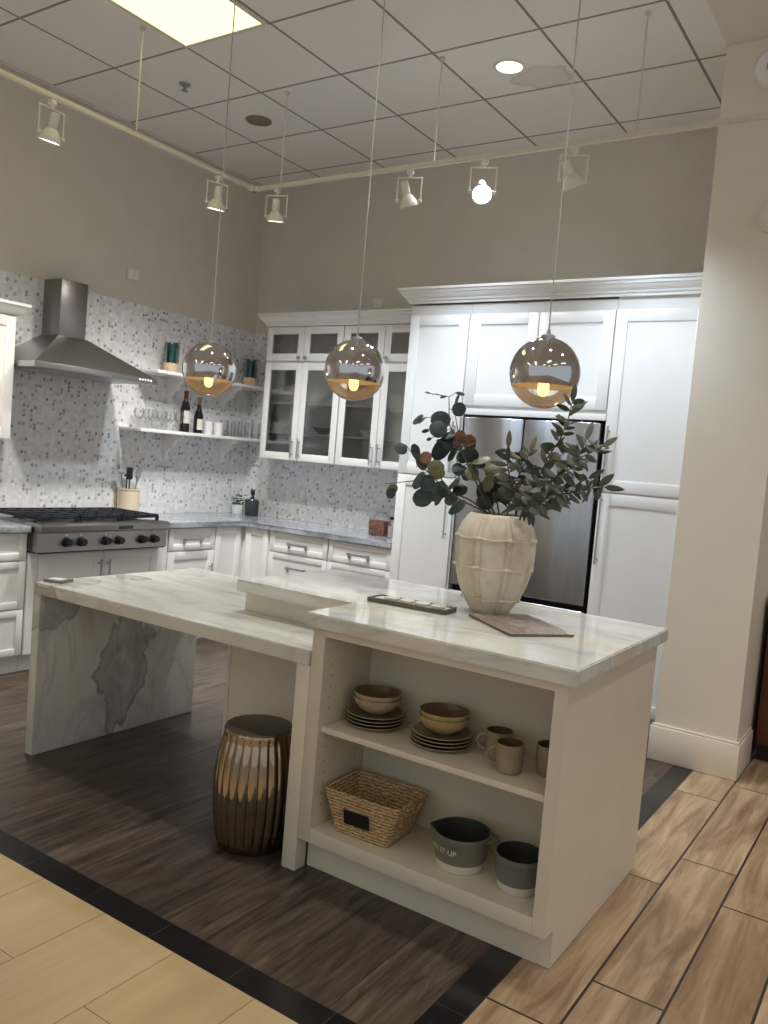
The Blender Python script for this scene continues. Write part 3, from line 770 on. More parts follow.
t = thing('potted_plant', 'small green plant in a white pot in the worktop corner', 'plant', (-4.985, 5.29, 0.9145))
b = B(); b.lathe([(0, 0), (.044, 0), (.050, .01), (.058, .085), (.053, .085), (.046, .07), (0, .07)], seg=24); obj('pot', b, M['white'], t, True)
b = B(); rn = random.Random(9)
def leaf(b, c, n, up, L, Wd, fold=0.0, seg=5, rnd=False):
    n = Vector(n).normalized(); up = Vector(up); up = (up - n * up.dot(n)).normalized(); s = up.cross(n).normalized(); c = Vector(c)
    A = []; Z = []; Mid = []
    for k in range(seg + 1):
        t_ = k / seg
        w = math.sqrt(max(0, 1 - (2 * t_ - 1) ** 2)) if rnd else math.sin(PI * t_ ** 0.85) ** 0.75
        p = c + up * (L * t_) + n * (fold * math.sin(PI * t_) * L)
        Mid.append(b.bm.verts.new(p)); 
        if 0 < k < seg:
            A.append(b.bm.verts.new(p + s * (Wd * .5 * w) - n * (.12 * Wd * w))); Z.append(b.bm.verts.new(p - s * (Wd * .5 * w) - n * (.12 * Wd * w)))
    for k in range(seg):
        for side, sg in ((A, 1), (Z, -1)):
            if k == 0: vs = [Mid[0], side[0], Mid[1]]
            elif k == seg - 1: vs = [Mid[k], side[k - 1], Mid[seg]]
            else: vs = [Mid[k], side[k - 1], side[k], Mid[k + 1]]
            b._face(vs if sg > 0 else vs[::-1])
for k in range(46):
    a = rn.uniform(0, 2 * PI); r = rn.uniform(0, .05); el = rn.uniform(.2, 1.2)
    leaf(b, (r * math.cos(a), r * math.sin(a), .075 + rn.uniform(0, .09)), (math.cos(a) * -.4, math.sin(a) * -.4, 1), (math.cos(a), math.sin(a), el), rn.uniform(.03, .05), .024)
obj('foliage', b, M['green'], t, True, recalc=False)
t = thing('bud_vase', 'dark slate bottle vase with a black sprig beside the small white pot', 'vase', (-4.855, 5.32, 0.9145))
b = B(); b.lathe([(0, 0), (.056, 0), (.060, .008), (.060, .125), (.052, .14), (.018, .15), (.018, .165), (.014, .165), (.014, .15), (0, .15)], seg=28); obj('bottle', b, M['slate'], t, True)
b = B()
for k in range(10): 
    a = k * 2.4; leaf(b, (0, 0, .16 + .004 * k), (-math.cos(a), -math.sin(a), .6), (math.cos(a), math.sin(a), 1.4), .05, .02)
obj('sprig', b, M['leafd'], t, True, recalc=False)
t = thing('glass_canister', 'square glass canister of dry pasta on the back worktop by the pantry', 'canister', (-3.475, 5.24, 0.9145))
b = B(); b.box(-.075, .075, -.055, .055, 0, .15, .012); b.box(-.05, .05, -.04, .04, .15, .165, .006); obj('jar', b, M['drink'], t, True)
b = B(); b.box(-.069, .069, -.049, .049, .004, .115, .010); obj('contents', b, M['jarfood'], t, True)
b = B(); b.lathe([(0, .166), (.045, .166), (.045, .182), (.02, .186), (0, .186)], seg=24); obj('lid', b, M['nickel'], t, True)
t = thing('spice_bottle', 'small clear bottle of pale grain beside the glass canister', 'bottle', (-3.345, 5.20, 0.9145))
b = B(); b.lathe([(0, 0), (.024, 0), (.026, .005), (.026, .10), (.013, .12), (.013, .135), (0, .135)], seg=20); obj('bottle', b, M['drink'], t, True)
b = B(); b.lathe([(0, .004), (.0225, .004), (.0225, .085), (0, .085)], seg=20); obj('contents', b, M['paper'], t, True)
b = B(); b.lathe([(0, .136), (.015, .136), (.015, .155), (0, .155)], seg=16); obj('cap', b, M['black'], t, True)

# plates on the walls
def plate(lab, mp, u, w, uw, wh, n):
    t = thing('outlet_plate', lab, 'outlet', mp(u, 0, w - wh / 2))
    b = B(); mbox(b, mp, u - uw / 2, u + uw / 2, 0.0, .006, w - wh / 2, w + wh / 2, .002); obj('plate', b, M['plates'], t)
    for k in range(n):
        c = u + (k - (n - 1) / 2) * .046
        b = B(); mbox(b, mp, c - .016, c + .016, .006, .008, w - .034, w + .034, .001); obj('socket', b, M['white'], t)
plate('ivory two-gang plate high on the taupe left wall', mX(XL + .001), 4.146, 2.70, .118, .075, 2)
plate('ivory plate on the back wall above the glass cabinets', mY(YB - .001), -3.842, 2.715, .118, .075, 2)
plate('ivory outlet on the mosaic under the glass cabinets', mY(YB - .009), -4.452, 1.145, .075, .118, 1)
# ------------------------------------------------------------------ island
t = thing('island_cabinet', 'cream island cabinet with two open shelves facing the room', 'cabinet', (-1.6, 2.76, 0))
b = B(); b.box(-1.770, -0.868, 2.612, 3.220, 0.001, 0.8945); b.box(-2.480, -1.770, 2.640, 3.220, 0.001, 0.750); b.box(-2.405, -1.770, 2.640, 3.220, 0.750, 0.8945)
obj('body', b, M['isl'], t)
b = B(); b.box(-2.483, -2.463, 2.6365, 2.642, 0.001, 0.7495, .001); obj('corner_strip', b, M['isl'], t)
b = B(); b.prism([(2.302, 0.125), (2.372, 0.125), (2.372, 0.001), (3.222, 0.001), (3.222, 0.8945), (2.302, 0.8945)], lambda p, q, tt: (tt, p, q), -0.868, -0.825)
bmesh.ops.bevel(b.bm, geom=list(b.bm.edges), offset=0.0015, segments=2, affect='EDGES')
obj('side_panel', b, M['isl'], t)
b = B(); b.box(-1.769, -1.715, 2.302, 2.612, 0.125, 0.8945, .002); b.mi = 1
for y in (2.355, 2.545):
    for z in (.25, .29, .33, .37, .41, .46, .50, .60, .64, .68, .72, .76): b.tube([(-1.7155, y, z), (-1.7143, y, z)], .0028, 8)
obj('side_panel', b, [M['isl_in'], M['gap']], t)
b = B(); b.box(-1.715, -0.868, 2.602, 2.6119, 0.172, 0.868); obj('back_panel', b, M['isl_in'], t)
b = B(); b.box(-1.715, -0.868, 2.302, 2.6119, 0.125, 0.1755, .0015); obj('bottom_board', b, M['isl'], t)
b = B(); b.box(-1.714, -0.869, 2.318, 2.601, 0.522, 0.543, .0015); obj('shelf', b, M['isl'], t)
b = B(); b.box(-1.715, -0.868, 2.302, 2.6119, 0.864, 0.8945, .0015); obj('top_rail', b, M['isl'], t)
b = B(); b.box(-1.770, -0.868, 2.372, 2.388, 0.001, 0.125); obj('toe_kick', b, M['isl'], t)
b = B(); b.box(-1.832, -1.7705, 2.302, 2.362, 0.001, 0.7495, .0015); obj('leg', b, M['isl'], t)

b = B(); b.prism([(-1.785, 2.270), (-0.795, 2.270), (-0.795, 3.245), (-2.395, 3.245), (-2.395, 2.565), (-1.785, 2.565)], lambda p, q, z: (p, q, z), 0.8955, 0.945)
bmesh.ops.bevel(b.bm, geom=list(b.bm.edges), offset=0.004, segments=2, affect='EDGES')
tag(obj('island_countertop', b, M['marble']), 'raised white marble countertop of the island carrying the vase', 'countertop')
t = thing('waterfall_counter', 'lower white marble counter with a veined waterfall leg on the left', 'countertop', (-2.58, 2.79, 0))
b = B(); b.prism([(-3.388, 2.293), (-1.7735, 2.293), (-1.7735, 2.634), (-2.4085, 2.634), (-2.4085, 3.285), (-3.388, 3.285)], lambda p, q, z: (p, q, z), 0.7515, 0.805)
bmesh.ops.bevel(b.bm, geom=list(b.bm.edges), offset=0.003, segments=2, affect='EDGES'); obj('slab', b, M['marble2'], t)
b = B(); b.box(-3.388, -3.335, 2.293, 3.285, 0.001, 0.7518, .003); obj('waterfall_leg', b, M['marble2'], t)

# glazed garden stool
t = thing('garden_stool', 'bronze glazed fluted drum stool under the lower marble counter', 'stool', (-2.040, 2.368, 0.001))
NF = 24
def flute(r, a, z, j):
    k = max(0.0, min(1.0, (z - .012) / .03)) * max(0.0, min(1.0, (.446 - z) / .02))
    return r * (1 - 0.050 * k * (1 - abs(math.sin(NF * a / 2)) ** 0.7))
prof = [(0, 0), (.122, 0), (.130, .006)]
for k in range(1, 21):
    z = .006 + .424 * k / 20; u = k / 20
    prof.append((.130 + .029 * math.sin(PI * min(1, u * 1.02)) ** 0.8, z))
prof += [(.132, .442), (.128, .448)]
b = B(); b.lathe(prof, seg=NF * 10, fn=flute); obj('drum', b, M['stool'], t, True, sharp=60)
b = B(); b.lathe([(.128, .447), (.125, .455), (.114, .4575), (0, .458)], seg=64); obj('seat', b, M['stooltop'], t, True)

# tableware on the island shelves
SH = 0.5435; BT = 0.176
PL = [(0, 0), (.062, 0), (.066, .003), (.100, .011), (.106, .0135), (.1055, .0155), (.098, .014), (.066, .0065), (0, .006)]
BW = [(0, 0), (.036, 0), (.040, .004), (.064, .017), (.080, .038), (.087, .058), (.0845, .0585), (.077, .040), (.062, .021), (.038, .009), (0, .008)]
PLATE = BOWL = None
orders = ('lowest', 'second from the bottom', 'third from the bottom', 'topmost')
for side, cx, cy in (('left', -1.598, 2.478), ('right', -1.318, 2.474)):
    for k in range(4):
        lab = '%s tan dinner plate in the %s stack on the middle island shelf' % (orders[k], side)
        loc = (cx + (.001 * k), cy - .0005 * k, SH + k * .0126)
        if PLATE is None:
            PLATE = thing('dinner_plate', lab, 'plate', loc, 'dinner plates on the island shelf')
            b = B(); b.lathe(PL, seg=48); b.bm.faces.ensure_lookup_table(); obj('dish', b, M['plate'], PLATE, True)
            b = B(); b.lathe([(0, .0066), (.066, .0070), (.097, .0145)], seg=48); obj('glazed_well', b, M['platein'], PLATE, True)
        else: dup(PLATE, loc, label=lab)
    for k in range(2):
        lab = ('upper' if k else 'lower') + ' of two nested %s bowls on the %s plate stack' % ('ochre' if side == 'right' else 'tan', side)
        loc = (cx + .004, cy + .002, SH + 3 * .0126 + .0078 + k * .0180)
        r = thing('cereal_bowl', lab, 'bowl', loc, 'cereal bowls on the island shelf')
        b = B(); b.lathe(BW[:7], seg=48); obj('bowl', b, M['bowlo' if side == 'right' else 'bowlo2'], r, True)
        b = B(); b.lathe([(.0845, .0587)] + BW[7:], seg=48); obj('glazed_interior', b, M['bowli'], r, True)

def mug(loc, ang, lab):
    t = thing('coffee_mug', lab, 'mug', loc, 'coffee mugs on the island shelf', ang)
    b = B(); b.lathe([(0, 0), (.036, 0), (.040, .004), (.044, .03), (.0455, .094), (.0425, .094)], seg=40); obj('cup', b, M['mug'], t, True)
    b = B(); b.lathe([(.0425, .0938), (.041, .03), (.036, .008), (0, .006)], seg=40); obj('glazed_interior', b, M['mugi'], t, True)
    b = B(); P = []
    for k in range(15):
        a = PI / 2 - PI * k / 14; P.append((.043 + .030 * math.cos(a), 0, .050 + .026 * math.sin(a)))
    b.tube(P, .0052, 10, 1.0); obj('handle', b, M['mug'], t, True)
mug((-1.040, 2.420, SH), math.radians(213), 'olive taupe mug in front of its neighbours on the island shelf')
mug((-1.118, 2.505, SH), math.radians(200), 'olive taupe mug behind another, next to the ochre bowls')
mug((-0.935, 2.500, SH), math.radians(60), 'taupe mug half hidden by the right side panel of the island')

# wicker basket
t = thing('wicker_basket', 'woven seagrass basket with a black label on the bottom island shelf', 'basket', (-1.543, 2.448, BT), None, math.radians(2.5))
H = .142
def ring(f, wt):  # rounded rectangle at height fraction f
    W0, D0, W1, D1 = .108, .090, .154, .112
    w = W0 + (W1 - W0) * f - wt; d = D0 + (D1 - D0) * f - wt; r = .018; P = []
    for cx, cy, a0 in ((w - r, d - r, 0), (-w + r, d - r, 90), (-w + r, -d + r, 180), (w - r, -d + r, 270)):
        for k in range(6):
            a = math.radians(a0 + 90 * k / 5); P.append((cx + r * math.cos(a), cy + r * math.sin(a)))
    P2 = []
    for i in range(len(P)):
        p, q = Vector(P[i]), Vector(P[(i + 1) % len(P)]); n = max(1, int((q - p).length / .009))
        for k in range(n): P2.append(p.lerp(q, k / n))
    return P2
b = B(); rows = 22; L = []
cnt = len(ring(0, 0))
def resample(P, n):
    P = P + [P[0]]; d = [0]
    for i in range(len(P) - 1): d.append(d[-1] + (P[i + 1] - P[i]).length)
    out = []; j = 0
    for k in range(n):
        s = d[-1] * k / n
        while d[j + 1] < s: j += 1
        out.append(P[j].lerp(P[j + 1], (s - d[j]) / max(1e-9, d[j + 1] - d[j])))
    return out
NS = 120
for i in range(rows + 1):
    f = i / rows; P = resample([Vector(p) for p in ring(f, 0)], NS)
    L.append([b.bm.verts.new((p.x * (1 + .012 * math.sin(k * 1.3 + i * PI)), p.y * (1 + .014 * math.sin(k * 1.3 + i * PI)), H * f + .0012 * f * math.sin(k * .9 + i))) for k, p in enumerate(P)])
I = []
for i in range(rows, -1, -1):
    f = max(.06, i / rows); P = resample([Vector(p) for p in ring(f, .010)], NS)
    I.append([b.bm.verts.new((p.x, p.y, H * f)) for p in P])
AL = L + I
for i in range(len(AL) - 1):
    for k in range(NS): b._face([AL[i][k], AL[i][(k + 1) % NS], AL[i + 1][(k + 1) % NS], AL[i + 1][k]])
b._face(L[0][::-1]); b._face(I[-1])
obj('woven_body', b, M['wicker'], t, True, sharp=80)
b = B(); P = resample([Vector(p) for p in ring(1.0, .005)], 90)
for ph in (0, PI):
    Q = [(p.x + .003 * math.cos(k * .8 + ph), p.y, H + .003 + .0035 * math.sin(k * .8 + ph)) for k, p in enumerate(P)]; b.tube(Q + [Q[0]], .0048, 6)
obj('braided_rim', b, M['wicker'], t, True)
for sx in (-1, 1):
    b = B(); P = []
    for k in range(13):
        a = PI * k / 12; P.append((sx * (.158 - .016 * math.sin(a)), -.055 * math.cos(a), H - .004 - .042 * math.sin(a)))
    b.tube(P, .0052, 8); obj('handle', b, M['wicker'], t, True)
b = B(); b.prism([(-.062, .046), (.040, .046), (.040, .096), (-.062, .096)], lambda p, q, tt: (p, -(.090 + .022 * q / H) - .003 - tt, q), 0, .005)
obj('chalk_label', b, M['black'], t, True)

# stoneware mixing bowls
def mixing(loc, r, h, lab, mat, rz, spout=True, text=None):
    t = thing('mixing_bowl', lab, 'bowl', loc, 'grey mixing bowls on the bottom island shelf', rz)
    def sp(rr, a, z, j):
        k = max(0.0, (z / h - .62) / .38) ** 1.5
        d = (a - PI + PI) % (2 * PI) - PI; d = min(abs(a - PI), 2 * PI - abs(a - PI))
        return rr * (1 + (.16 * k * math.exp(-(d / .24) ** 2) if spout else 0))
    rb = r * .83
    b = B(); b.lathe([(rb * 1.05, .032), (r * .93, h * .45), (r * .97, h * .80), (r, h * .84), (r * 1.02, h * .90), (r * 1.01, h), (r * .965, h)], seg=72, fn=sp); obj('body', b, mat, t, True)
    b = B(); b.lathe([(0, 0), (rb * .9, 0), (rb * .97, .005), (rb * 1.05, .032)], seg=72); obj('unglazed_base', b, M['rawbase'], t, True)
    b = B(); b.lathe([(r * .965, h - .0004), (r * .90, h * .7), (r * .82, h * .3), (r * .6, .014), (0, .010)], seg=72, fn=sp); obj('glazed_interior', b, M['gbowli'], t, True)
    b = B(); P = []
    for k in range(11):
        a = -.42 + .84 * k / 10; q = r * (1.02 + .22 * math.cos(a / .42 * PI / 2)); P.append((q * math.cos(a), q * math.sin(a), h * .90))
    b.tube(P, .0065, 8, .8); obj('handle', b, mat, t, True)
    if text:
        cu = bpy.data.curves.new('lettering', 'FONT'); cu.body = text; cu.size = .025; cu.extrude = .0004; cu.space_character = 1.05
        to = bpy.data.objects.new('lettering_source', cu); COL.objects.link(to)
        bpy.context.view_layer.update()
        me = bpy.data.meshes.new_from_object(to.evaluated_get(bpy.context.evaluated_depsgraph_get()))
        bpy.data.objects.remove(to); bpy.data.curves.remove(cu)
        xs = [v.co.x for v in me.vertices]; x1 = max(xs)
        z0 = .066
        for v in me.vertices:
            zz = z0 + v.co.y
            rr = rb * 1.03 + (r * .93 - rb * 1.03) * min(1, (zz - .024) / (h * .45 - .024)) if zz < h * .45 else r * (.93 + .04 * (zz - h * .45) / (h * .35))
            rr += .0006 + max(0, v.co.z)
            a = TEXT_END + (v.co.x - x1) / rr
            v.co = (rr * math.cos(a), rr * math.sin(a), zz)
        me.materials.append(M['letter'])
        o = bpy.data.objects.new('lettering', me); COL.objects.link(o); o.parent = t
TEXT_END = math.radians(-72 - 18)
mixing((-1.190, 2.440, BT), .096, .122, 'larger charcoal mixing bowl with spout and white lettering on the bottom shelf', M['gbowl'], math.radians(18), True, 'MIX IT UP')
mixing((-0.978, 2.432, BT), .078, .118, 'smaller slate mixing bowl against the right side of the bottom shelf', M['gbowl2'], math.radians(45), False)

# vase and branches
VX, VY, VZ = -1.385, 2.900, 0.9458
t = thing('ribbed_vase', 'chalky beige clay urn with knotted bands on the raised marble countertop', 'vase', (VX, VY, VZ))
VP = [(0, 0), (.074, 0), (.081, .006), (.090, .022), (.122, .070), (.142, .115), (.155, .160), (.164, .215), (.1665, .255), (.162, .300), (.148, .343), (.128, .368), (.116, .382), (.108, .384), (.112, .366), (.138, .330), (.150, .255), (.140, .160), (.110, .075), (.07, .02), (0, .016)]
def rib(r, a, z, j):
    if j > 12 or j < 3: return r
    s = (a * 8 / (2 * PI)) % 1.0; d = min(s, 1 - s)
    return r + .0065 * math.exp(-(d / .045) ** 2) * (1 if z < .36 else .4) - .006 * math.exp(-((d - .10) / .04) ** 2)
VP = [(r * .925, z * .985) for r, z in VP]
b = B(); b.lathe(VP, seg=160, fn=rib); obj('body', b, M['vase'], t, True, sharp=60)
def vr(z):
    for i in range(12):
        if VP[i][1] <= z <= VP[i + 1][1]:
            f = (z - VP[i][1]) / max(1e-9, VP[i + 1][1] - VP[i][1]); return VP[i][0] + (VP[i + 1][0] - VP[i][0]) * f
for z, ph in ((.288, 0), (.178, 0), (.058, 0)):
    b = B(); P = []
    for k in range(96):
        a = 2 * PI * k / 96; zz = z + .0025 * math.cos(8 * a) ; r = vr(zz) + .0012; P.append((r * math.cos(a), r * math.sin(a), zz))
    b.tube(P + [P[0]], .0040, 8)
    for k in range(8):
        a = 2 * PI * k / 8; zz = z + .0025; r = vr(zz) + .005
        for da in ((-.045, .045) if z == .178 else (0,)):
            b.lathe([(0, -.009), (.008, -.005), (.0105, 0), (.008, .005), (0, .009)], (r * math.cos(a + da), r * math.sin(a + da), zz), 12)
    obj('knotted_band', b, M['vase'], t, True)

EUC = [[[-1.394,2.9,1.223],[-1.422,2.9,1.328],[-1.493,2.88,1.453],[-1.561,2.87,1.564],[-1.619,2.87,1.655],[-1.632,2.88,1.729],[-1.636,2.88,1.761]],[[-1.402,2.9,1.222],[-1.429,2.88,1.327],[-1.524,2.84,1.364],[-1.621,2.81,1.432],[-1.693,2.8,1.489],[-1.771,2.8,1.563]],[[-1.386,2.9,1.224],[-1.415,2.92,1.328],[-1.507,2.94,1.453],[-1.567,2.95,1.552],[-1.62,2.95,1.629],[-1.642,2.95,1.708]],[[-1.402,2.9,1.222],[-1.445,2.93,1.321],[-1.554,2.98,1.362],[-1.686,3.02,1.391],[-1.832,3.04,1.42],[-2.028,3.07,1.387]],[[-1.377,2.9,1.225],[-1.394,2.92,1.331],[-1.433,2.95,1.405],[-1.474,2.96,1.464],[-1.515,2.96,1.517]]]
EUCL = [[1,0,0.0247,-1.757,2.774,1.562],[1,0,0.0292,-1.712,2.76,1.504],[0,0,0.0241,-1.769,2.86,1.667],[0,0,0.0178,-1.703,2.835,1.62],[0,0,0.0331,-1.643,2.827,1.64],[0,0,0.0333,-1.621,2.86,1.685],[0,0,0.0238,-1.622,2.922,1.71],[0,0,0.0379,-1.664,2.9,1.575],[2,0,0.0264,-1.649,2.977,1.573],[0,0,0.0293,-1.614,2.842,1.54],[2,2,0.0301,-1.631,2.954,1.629],[2,2,0.0316,-1.561,2.928,1.565],[2,0,0.0275,-1.533,2.917,1.521],[2,1,0.0273,-1.505,2.911,1.539],[1,2,0.0232,-1.653,2.771,1.506],[1,1,0.0299,-1.74,2.843,1.459],[1,0,0.0357,-1.703,2.843,1.42],[1,1,0.0337,-1.683,2.841,1.36],[1,1,0.0295,-1.66,2.84,1.465],[3,0,0.039,-1.686,2.989,1.425],[3,0,0.0372,-1.701,3.001,1.368],[2,0,0.0282,-1.616,2.963,1.475],[2,1,0.0321,-1.58,2.963,1.454],[1,0,0.035,-1.521,2.875,1.337],[4,0,0.0342,-1.542,2.998,1.412],[4,1,0.0331,-1.484,2.919,1.466],[4,1,0.0274,-1.434,2.961,1.432],[3,1,0.0268,-1.642,3.037,1.382],[0,0,0.014,-1.734,2.881,1.774],[0,0,0.0118,-1.691,2.848,1.771],[0,0,0.0198,-1.666,2.877,1.764],[0,0,0.0193,-1.575,2.839,1.781],[1,0,0.0315,-1.643,2.853,1.404],[3,0,0.0335,-1.702,3.057,1.398],[1,0,0.0274,-1.649,2.815,1.411],[3,1,0.0261,-1.97,3.05,1.361],[4,0,0.0318,-1.481,2.991,1.381],[4,1,0.0276,-1.48,2.957,1.357],[4,1,0.0275,-1.408,2.988,1.408],[4,1,0.0238,-1.473,2.995,1.457],[2,1,0.0277,-1.534,2.941,1.451],[3,0,0.0247,-1.653,3.011,1.348],[2,2,0.0239,-1.568,2.96,1.601],[0,0,0.0235,-1.611,2.863,1.607],[0,0,0.0158,-1.688,2.836,1.586]]
OLV = [[[-1.319,2.9,1.232],[-1.282,2.9,1.35],[-1.242,2.88,1.436],[-1.19,2.86,1.554],[-1.151,2.86,1.618],[-1.128,2.86,1.691],[-1.119,2.86,1.756]],[[-1.319,2.9,1.232],[-1.283,2.92,1.35],[-1.228,2.95,1.443],[-1.172,2.97,1.512],[-1.107,2.98,1.565],[-1.035,2.98,1.607]],[[-1.319,2.9,1.232],[-1.252,2.87,1.346],[-1.156,2.83,1.414],[-1.042,2.8,1.442],[-0.959,2.78,1.467],[-0.913,2.77,1.461]],[[-1.336,2.9,1.23],[-1.298,2.88,1.356],[-1.332,2.86,1.458],[-1.352,2.86,1.532],[-1.352,2.86,1.577]],[[-1.319,2.9,1.232],[-1.278,2.93,1.335],[-1.192,2.98,1.397],[-1.112,3.0,1.472],[-1.025,3.0,1.517]],[[-1.352,2.9,1.228],[-1.366,2.94,1.341],[-1.367,2.96,1.427],[-1.337,2.97,1.499],[-1.311,2.97,1.57]],[[-1.311,2.9,1.233],[-1.267,2.85,1.345],[-1.19,2.8,1.425],[-1.109,2.77,1.489],[-1.05,2.76,1.528],[-1.017,2.76,1.619]]]
rn = random.Random(21)
eds = ('upright eucalyptus branch with dark round leaves in the beige clay vase', 'eucalyptus branch arching far left out of the vase', 'eucalyptus branch with tan and brown leaves beside the upright one', 'low eucalyptus branch trailing left with a loose grey leaf at its tip', 'short olive-green eucalyptus branch at the centre of the vase')
for s, pts in enumerate(EUC):
    base = Vector(pts[1])
    t = thing('eucalyptus_branch', eds[s], 'branch', tuple(Vector(pts[0])), 'eucalyptus branches in the vase')
    b = B(); n = len(pts); b.tube(pts, [.0042 - .0026 * i / (n - 1) for i in range(n)], 7)
    lv = B()
    for (ls, c, r, x, y, z) in EUCL:
        if ls != s: continue
        p = Vector((x, y, z))
        best = None
        for i in range(1, n - 1):
            a_, c_ = Vector(pts[i]), Vector(pts[i + 1]); dv = c_ - a_
            f = max(0, min(1, (p - a_).dot(dv) / dv.length_squared)); q = a_ + dv * f
            if best is None or (q - p).length < (best - p).length: best = q
        d = (p - best); 
        d = d.normalized() if d.length > 1e-4 else Vector((0, 0, 1))
        st = p - d * r * .9
        if (st - best).length > .006: b.tube([best, st], .0013, 5)
        nv = Vector((rn.uniform(-.5, 1.1), rn.uniform(-1.0, -.2), rn.uniform(-.7, .9)))
        lv.mi = 0 if (c == 1 and rn.random() < .4) else c
        R2 = r * (rn.uniform(1.15, 1.45) if r > .0205 else .95)
        leaf(lv, p - d * R2, nv, d + Vector((rn.uniform(-.3, .3), rn.uniform(-.3, .3), rn.uniform(-.3, .3))), 2 * R2, 2 * R2 * (rn.uniform(.66, .98) if r > .0205 else .45), rn.uniform(.02, .14), 10, True)
        if r > .022 and rn.random() < .55:
            lv.mi = rn.choice((0, 0, 0, 1))
            leaf(lv, p - d * R2 + Vector((rn.uniform(-.02, .02), rn.uniform(.0, .05), rn.uniform(-.02, .02))), Vector((rn.uniform(-.6, 1), rn.uniform(-1, -.2), rn.uniform(-.6, .6))), d + Vector((rn.uniform(-1, 1), rn.uniform(-.5, .5), rn.uniform(-1, .6))), 1.7 * R2, 1.4 * R2, .08, 10, True)
    obj('stem', b, M['stem'], t); obj('foliage', lv, [M['leafd'], M['leafo'], M['leaft']], t, recalc=False)
ods = ('tall olive branch reaching towards the right-hand globe', 'olive branch stretching right across the refrigerator door', 'lowest olive branch reaching far right past the refrigerator edge', 'short upright olive branch at the centre right of the vase', 'olive branch rising right behind the low one', 'small upright olive branch among the centre leaves', 'olive branch in front, bending right with narrow leaves')
for s, pts in enumerate(OLV):
    t = thing('olive_branch', ods[s], 'branch', tuple(Vector(pts[0])), 'olive branches in the vase')
    n = len(pts); V = [Vector(p) for p in pts]
    if s in (2, 4): V[-1] = V[-2].lerp(V[-1], .35)
    b = B(); b.tube(V, [.0038 - .0024 * i / (n - 1) for i in range(n)], 7)
    lv = B()
    tot = sum((V[i + 1] - V[i]).length for i in range(1, n - 1)); m = int(tot / .0105) + 4
    for k in range(m):
        s_ = tot * (k + .6) / m; i = 1
        while i < n - 2 and s_ > (V[i + 1] - V[i]).length: s_ -= (V[i + 1] - V[i]).length; i += 1
        ax = (V[i + 1] - V[i]).normalized(); p = V[i] + ax * min(s_, (V[i + 1] - V[i]).length)
        sd = ax.cross(Vector((.5, -.85, .1))).normalized() * (1 if k % 2 else -1)
        u = (ax * rn.uniform(-.1, .9) + sd * rn.uniform(.2, 1.0) + Vector((rn.uniform(-.6, .5), rn.uniform(-.7, .5), rn.uniform(-.7, .3)))).normalized()
        lv.mi = 0 if rn.random() < .62 else 1
        leaf(lv, p, (rn.uniform(-.2, .9), rn.uniform(-1, -.1), rn.uniform(-.6, .8)), u, rn.uniform(.040, .072), rn.uniform(.016, .027), rn.uniform(-.08, .12), 6)
    e = V[-1]; leaf(lv, e, (.4, -.9, .2), (V[-1] - V[-2]).normalized() + Vector((0, 0, .2)), .07, .022, .05, 6)
    obj('stem', b, M['stem'], t); obj('foliage', lv, [M['olive'], M['olive2']], t, recalc=False)

# magazine, tray, booklet
t = thing('magazine', 'printed magazine lying in front of the beige clay vase', 'magazine', (-1.186, 2.735, 0.9455), None, math.radians(-37.5))
b = B(); b.box(-.166, .166, -.122, .122, .0005, .0085, .001); obj('pages', b, M['magedge'], t, True)
b = B(); b.box(-.168, .168, -.124, .124, .0085, .0100, .0005); obj('cover', b, M['mag'], t, True)
t = thing('sample_tray', 'long dark tray with four pale round discs on the raised countertop', 'tray', (-1.622, 2.708, 0.9455), None, math.radians(4))
b = B(); b.box(-.168, .168, -.052, .052, 0, .012, .003); b.box(-.168, .168, -.052, -.040, .011, .018, .002); b.box(-.168, .168, .040, .052, .011, .018, .002); b.box(-.168, -.156, -.05, .05, .011, .018, .002); b.box(.156, .168, -.05, .05, .011, .018, .002)
obj('tray', b, M['traym'], t, True)
b = B(); b.box(-.154, .154, -.039, .039, .012, .0135); obj('liner', b, M['disc'], t, True)
for k in range(4):
    b = B(); b.lathe([(0, .0136), (.026, .0136), (.030, .018), (.030, .022), (.026, .0235), (0, .0225)], (-.085 + k * .066, 0, 0), 28); obj('disc', b, M['traym'] if False else M['disc'], t, True)
t = thing('booklet', 'small grey and white booklet on the left end of the lower marble counter', 'booklet', (-3.338, 2.385, 0.8055), None, math.radians(20))
b = B(); b.box(-.050, .050, -.042, .042, 0, .012, .002); obj('cover', b, M['bookg'], t, True)
b = B(); b.box(-.036, .030, -.030, .024, .012, .0135, .0005); obj('page', b, M['white'], t, True)

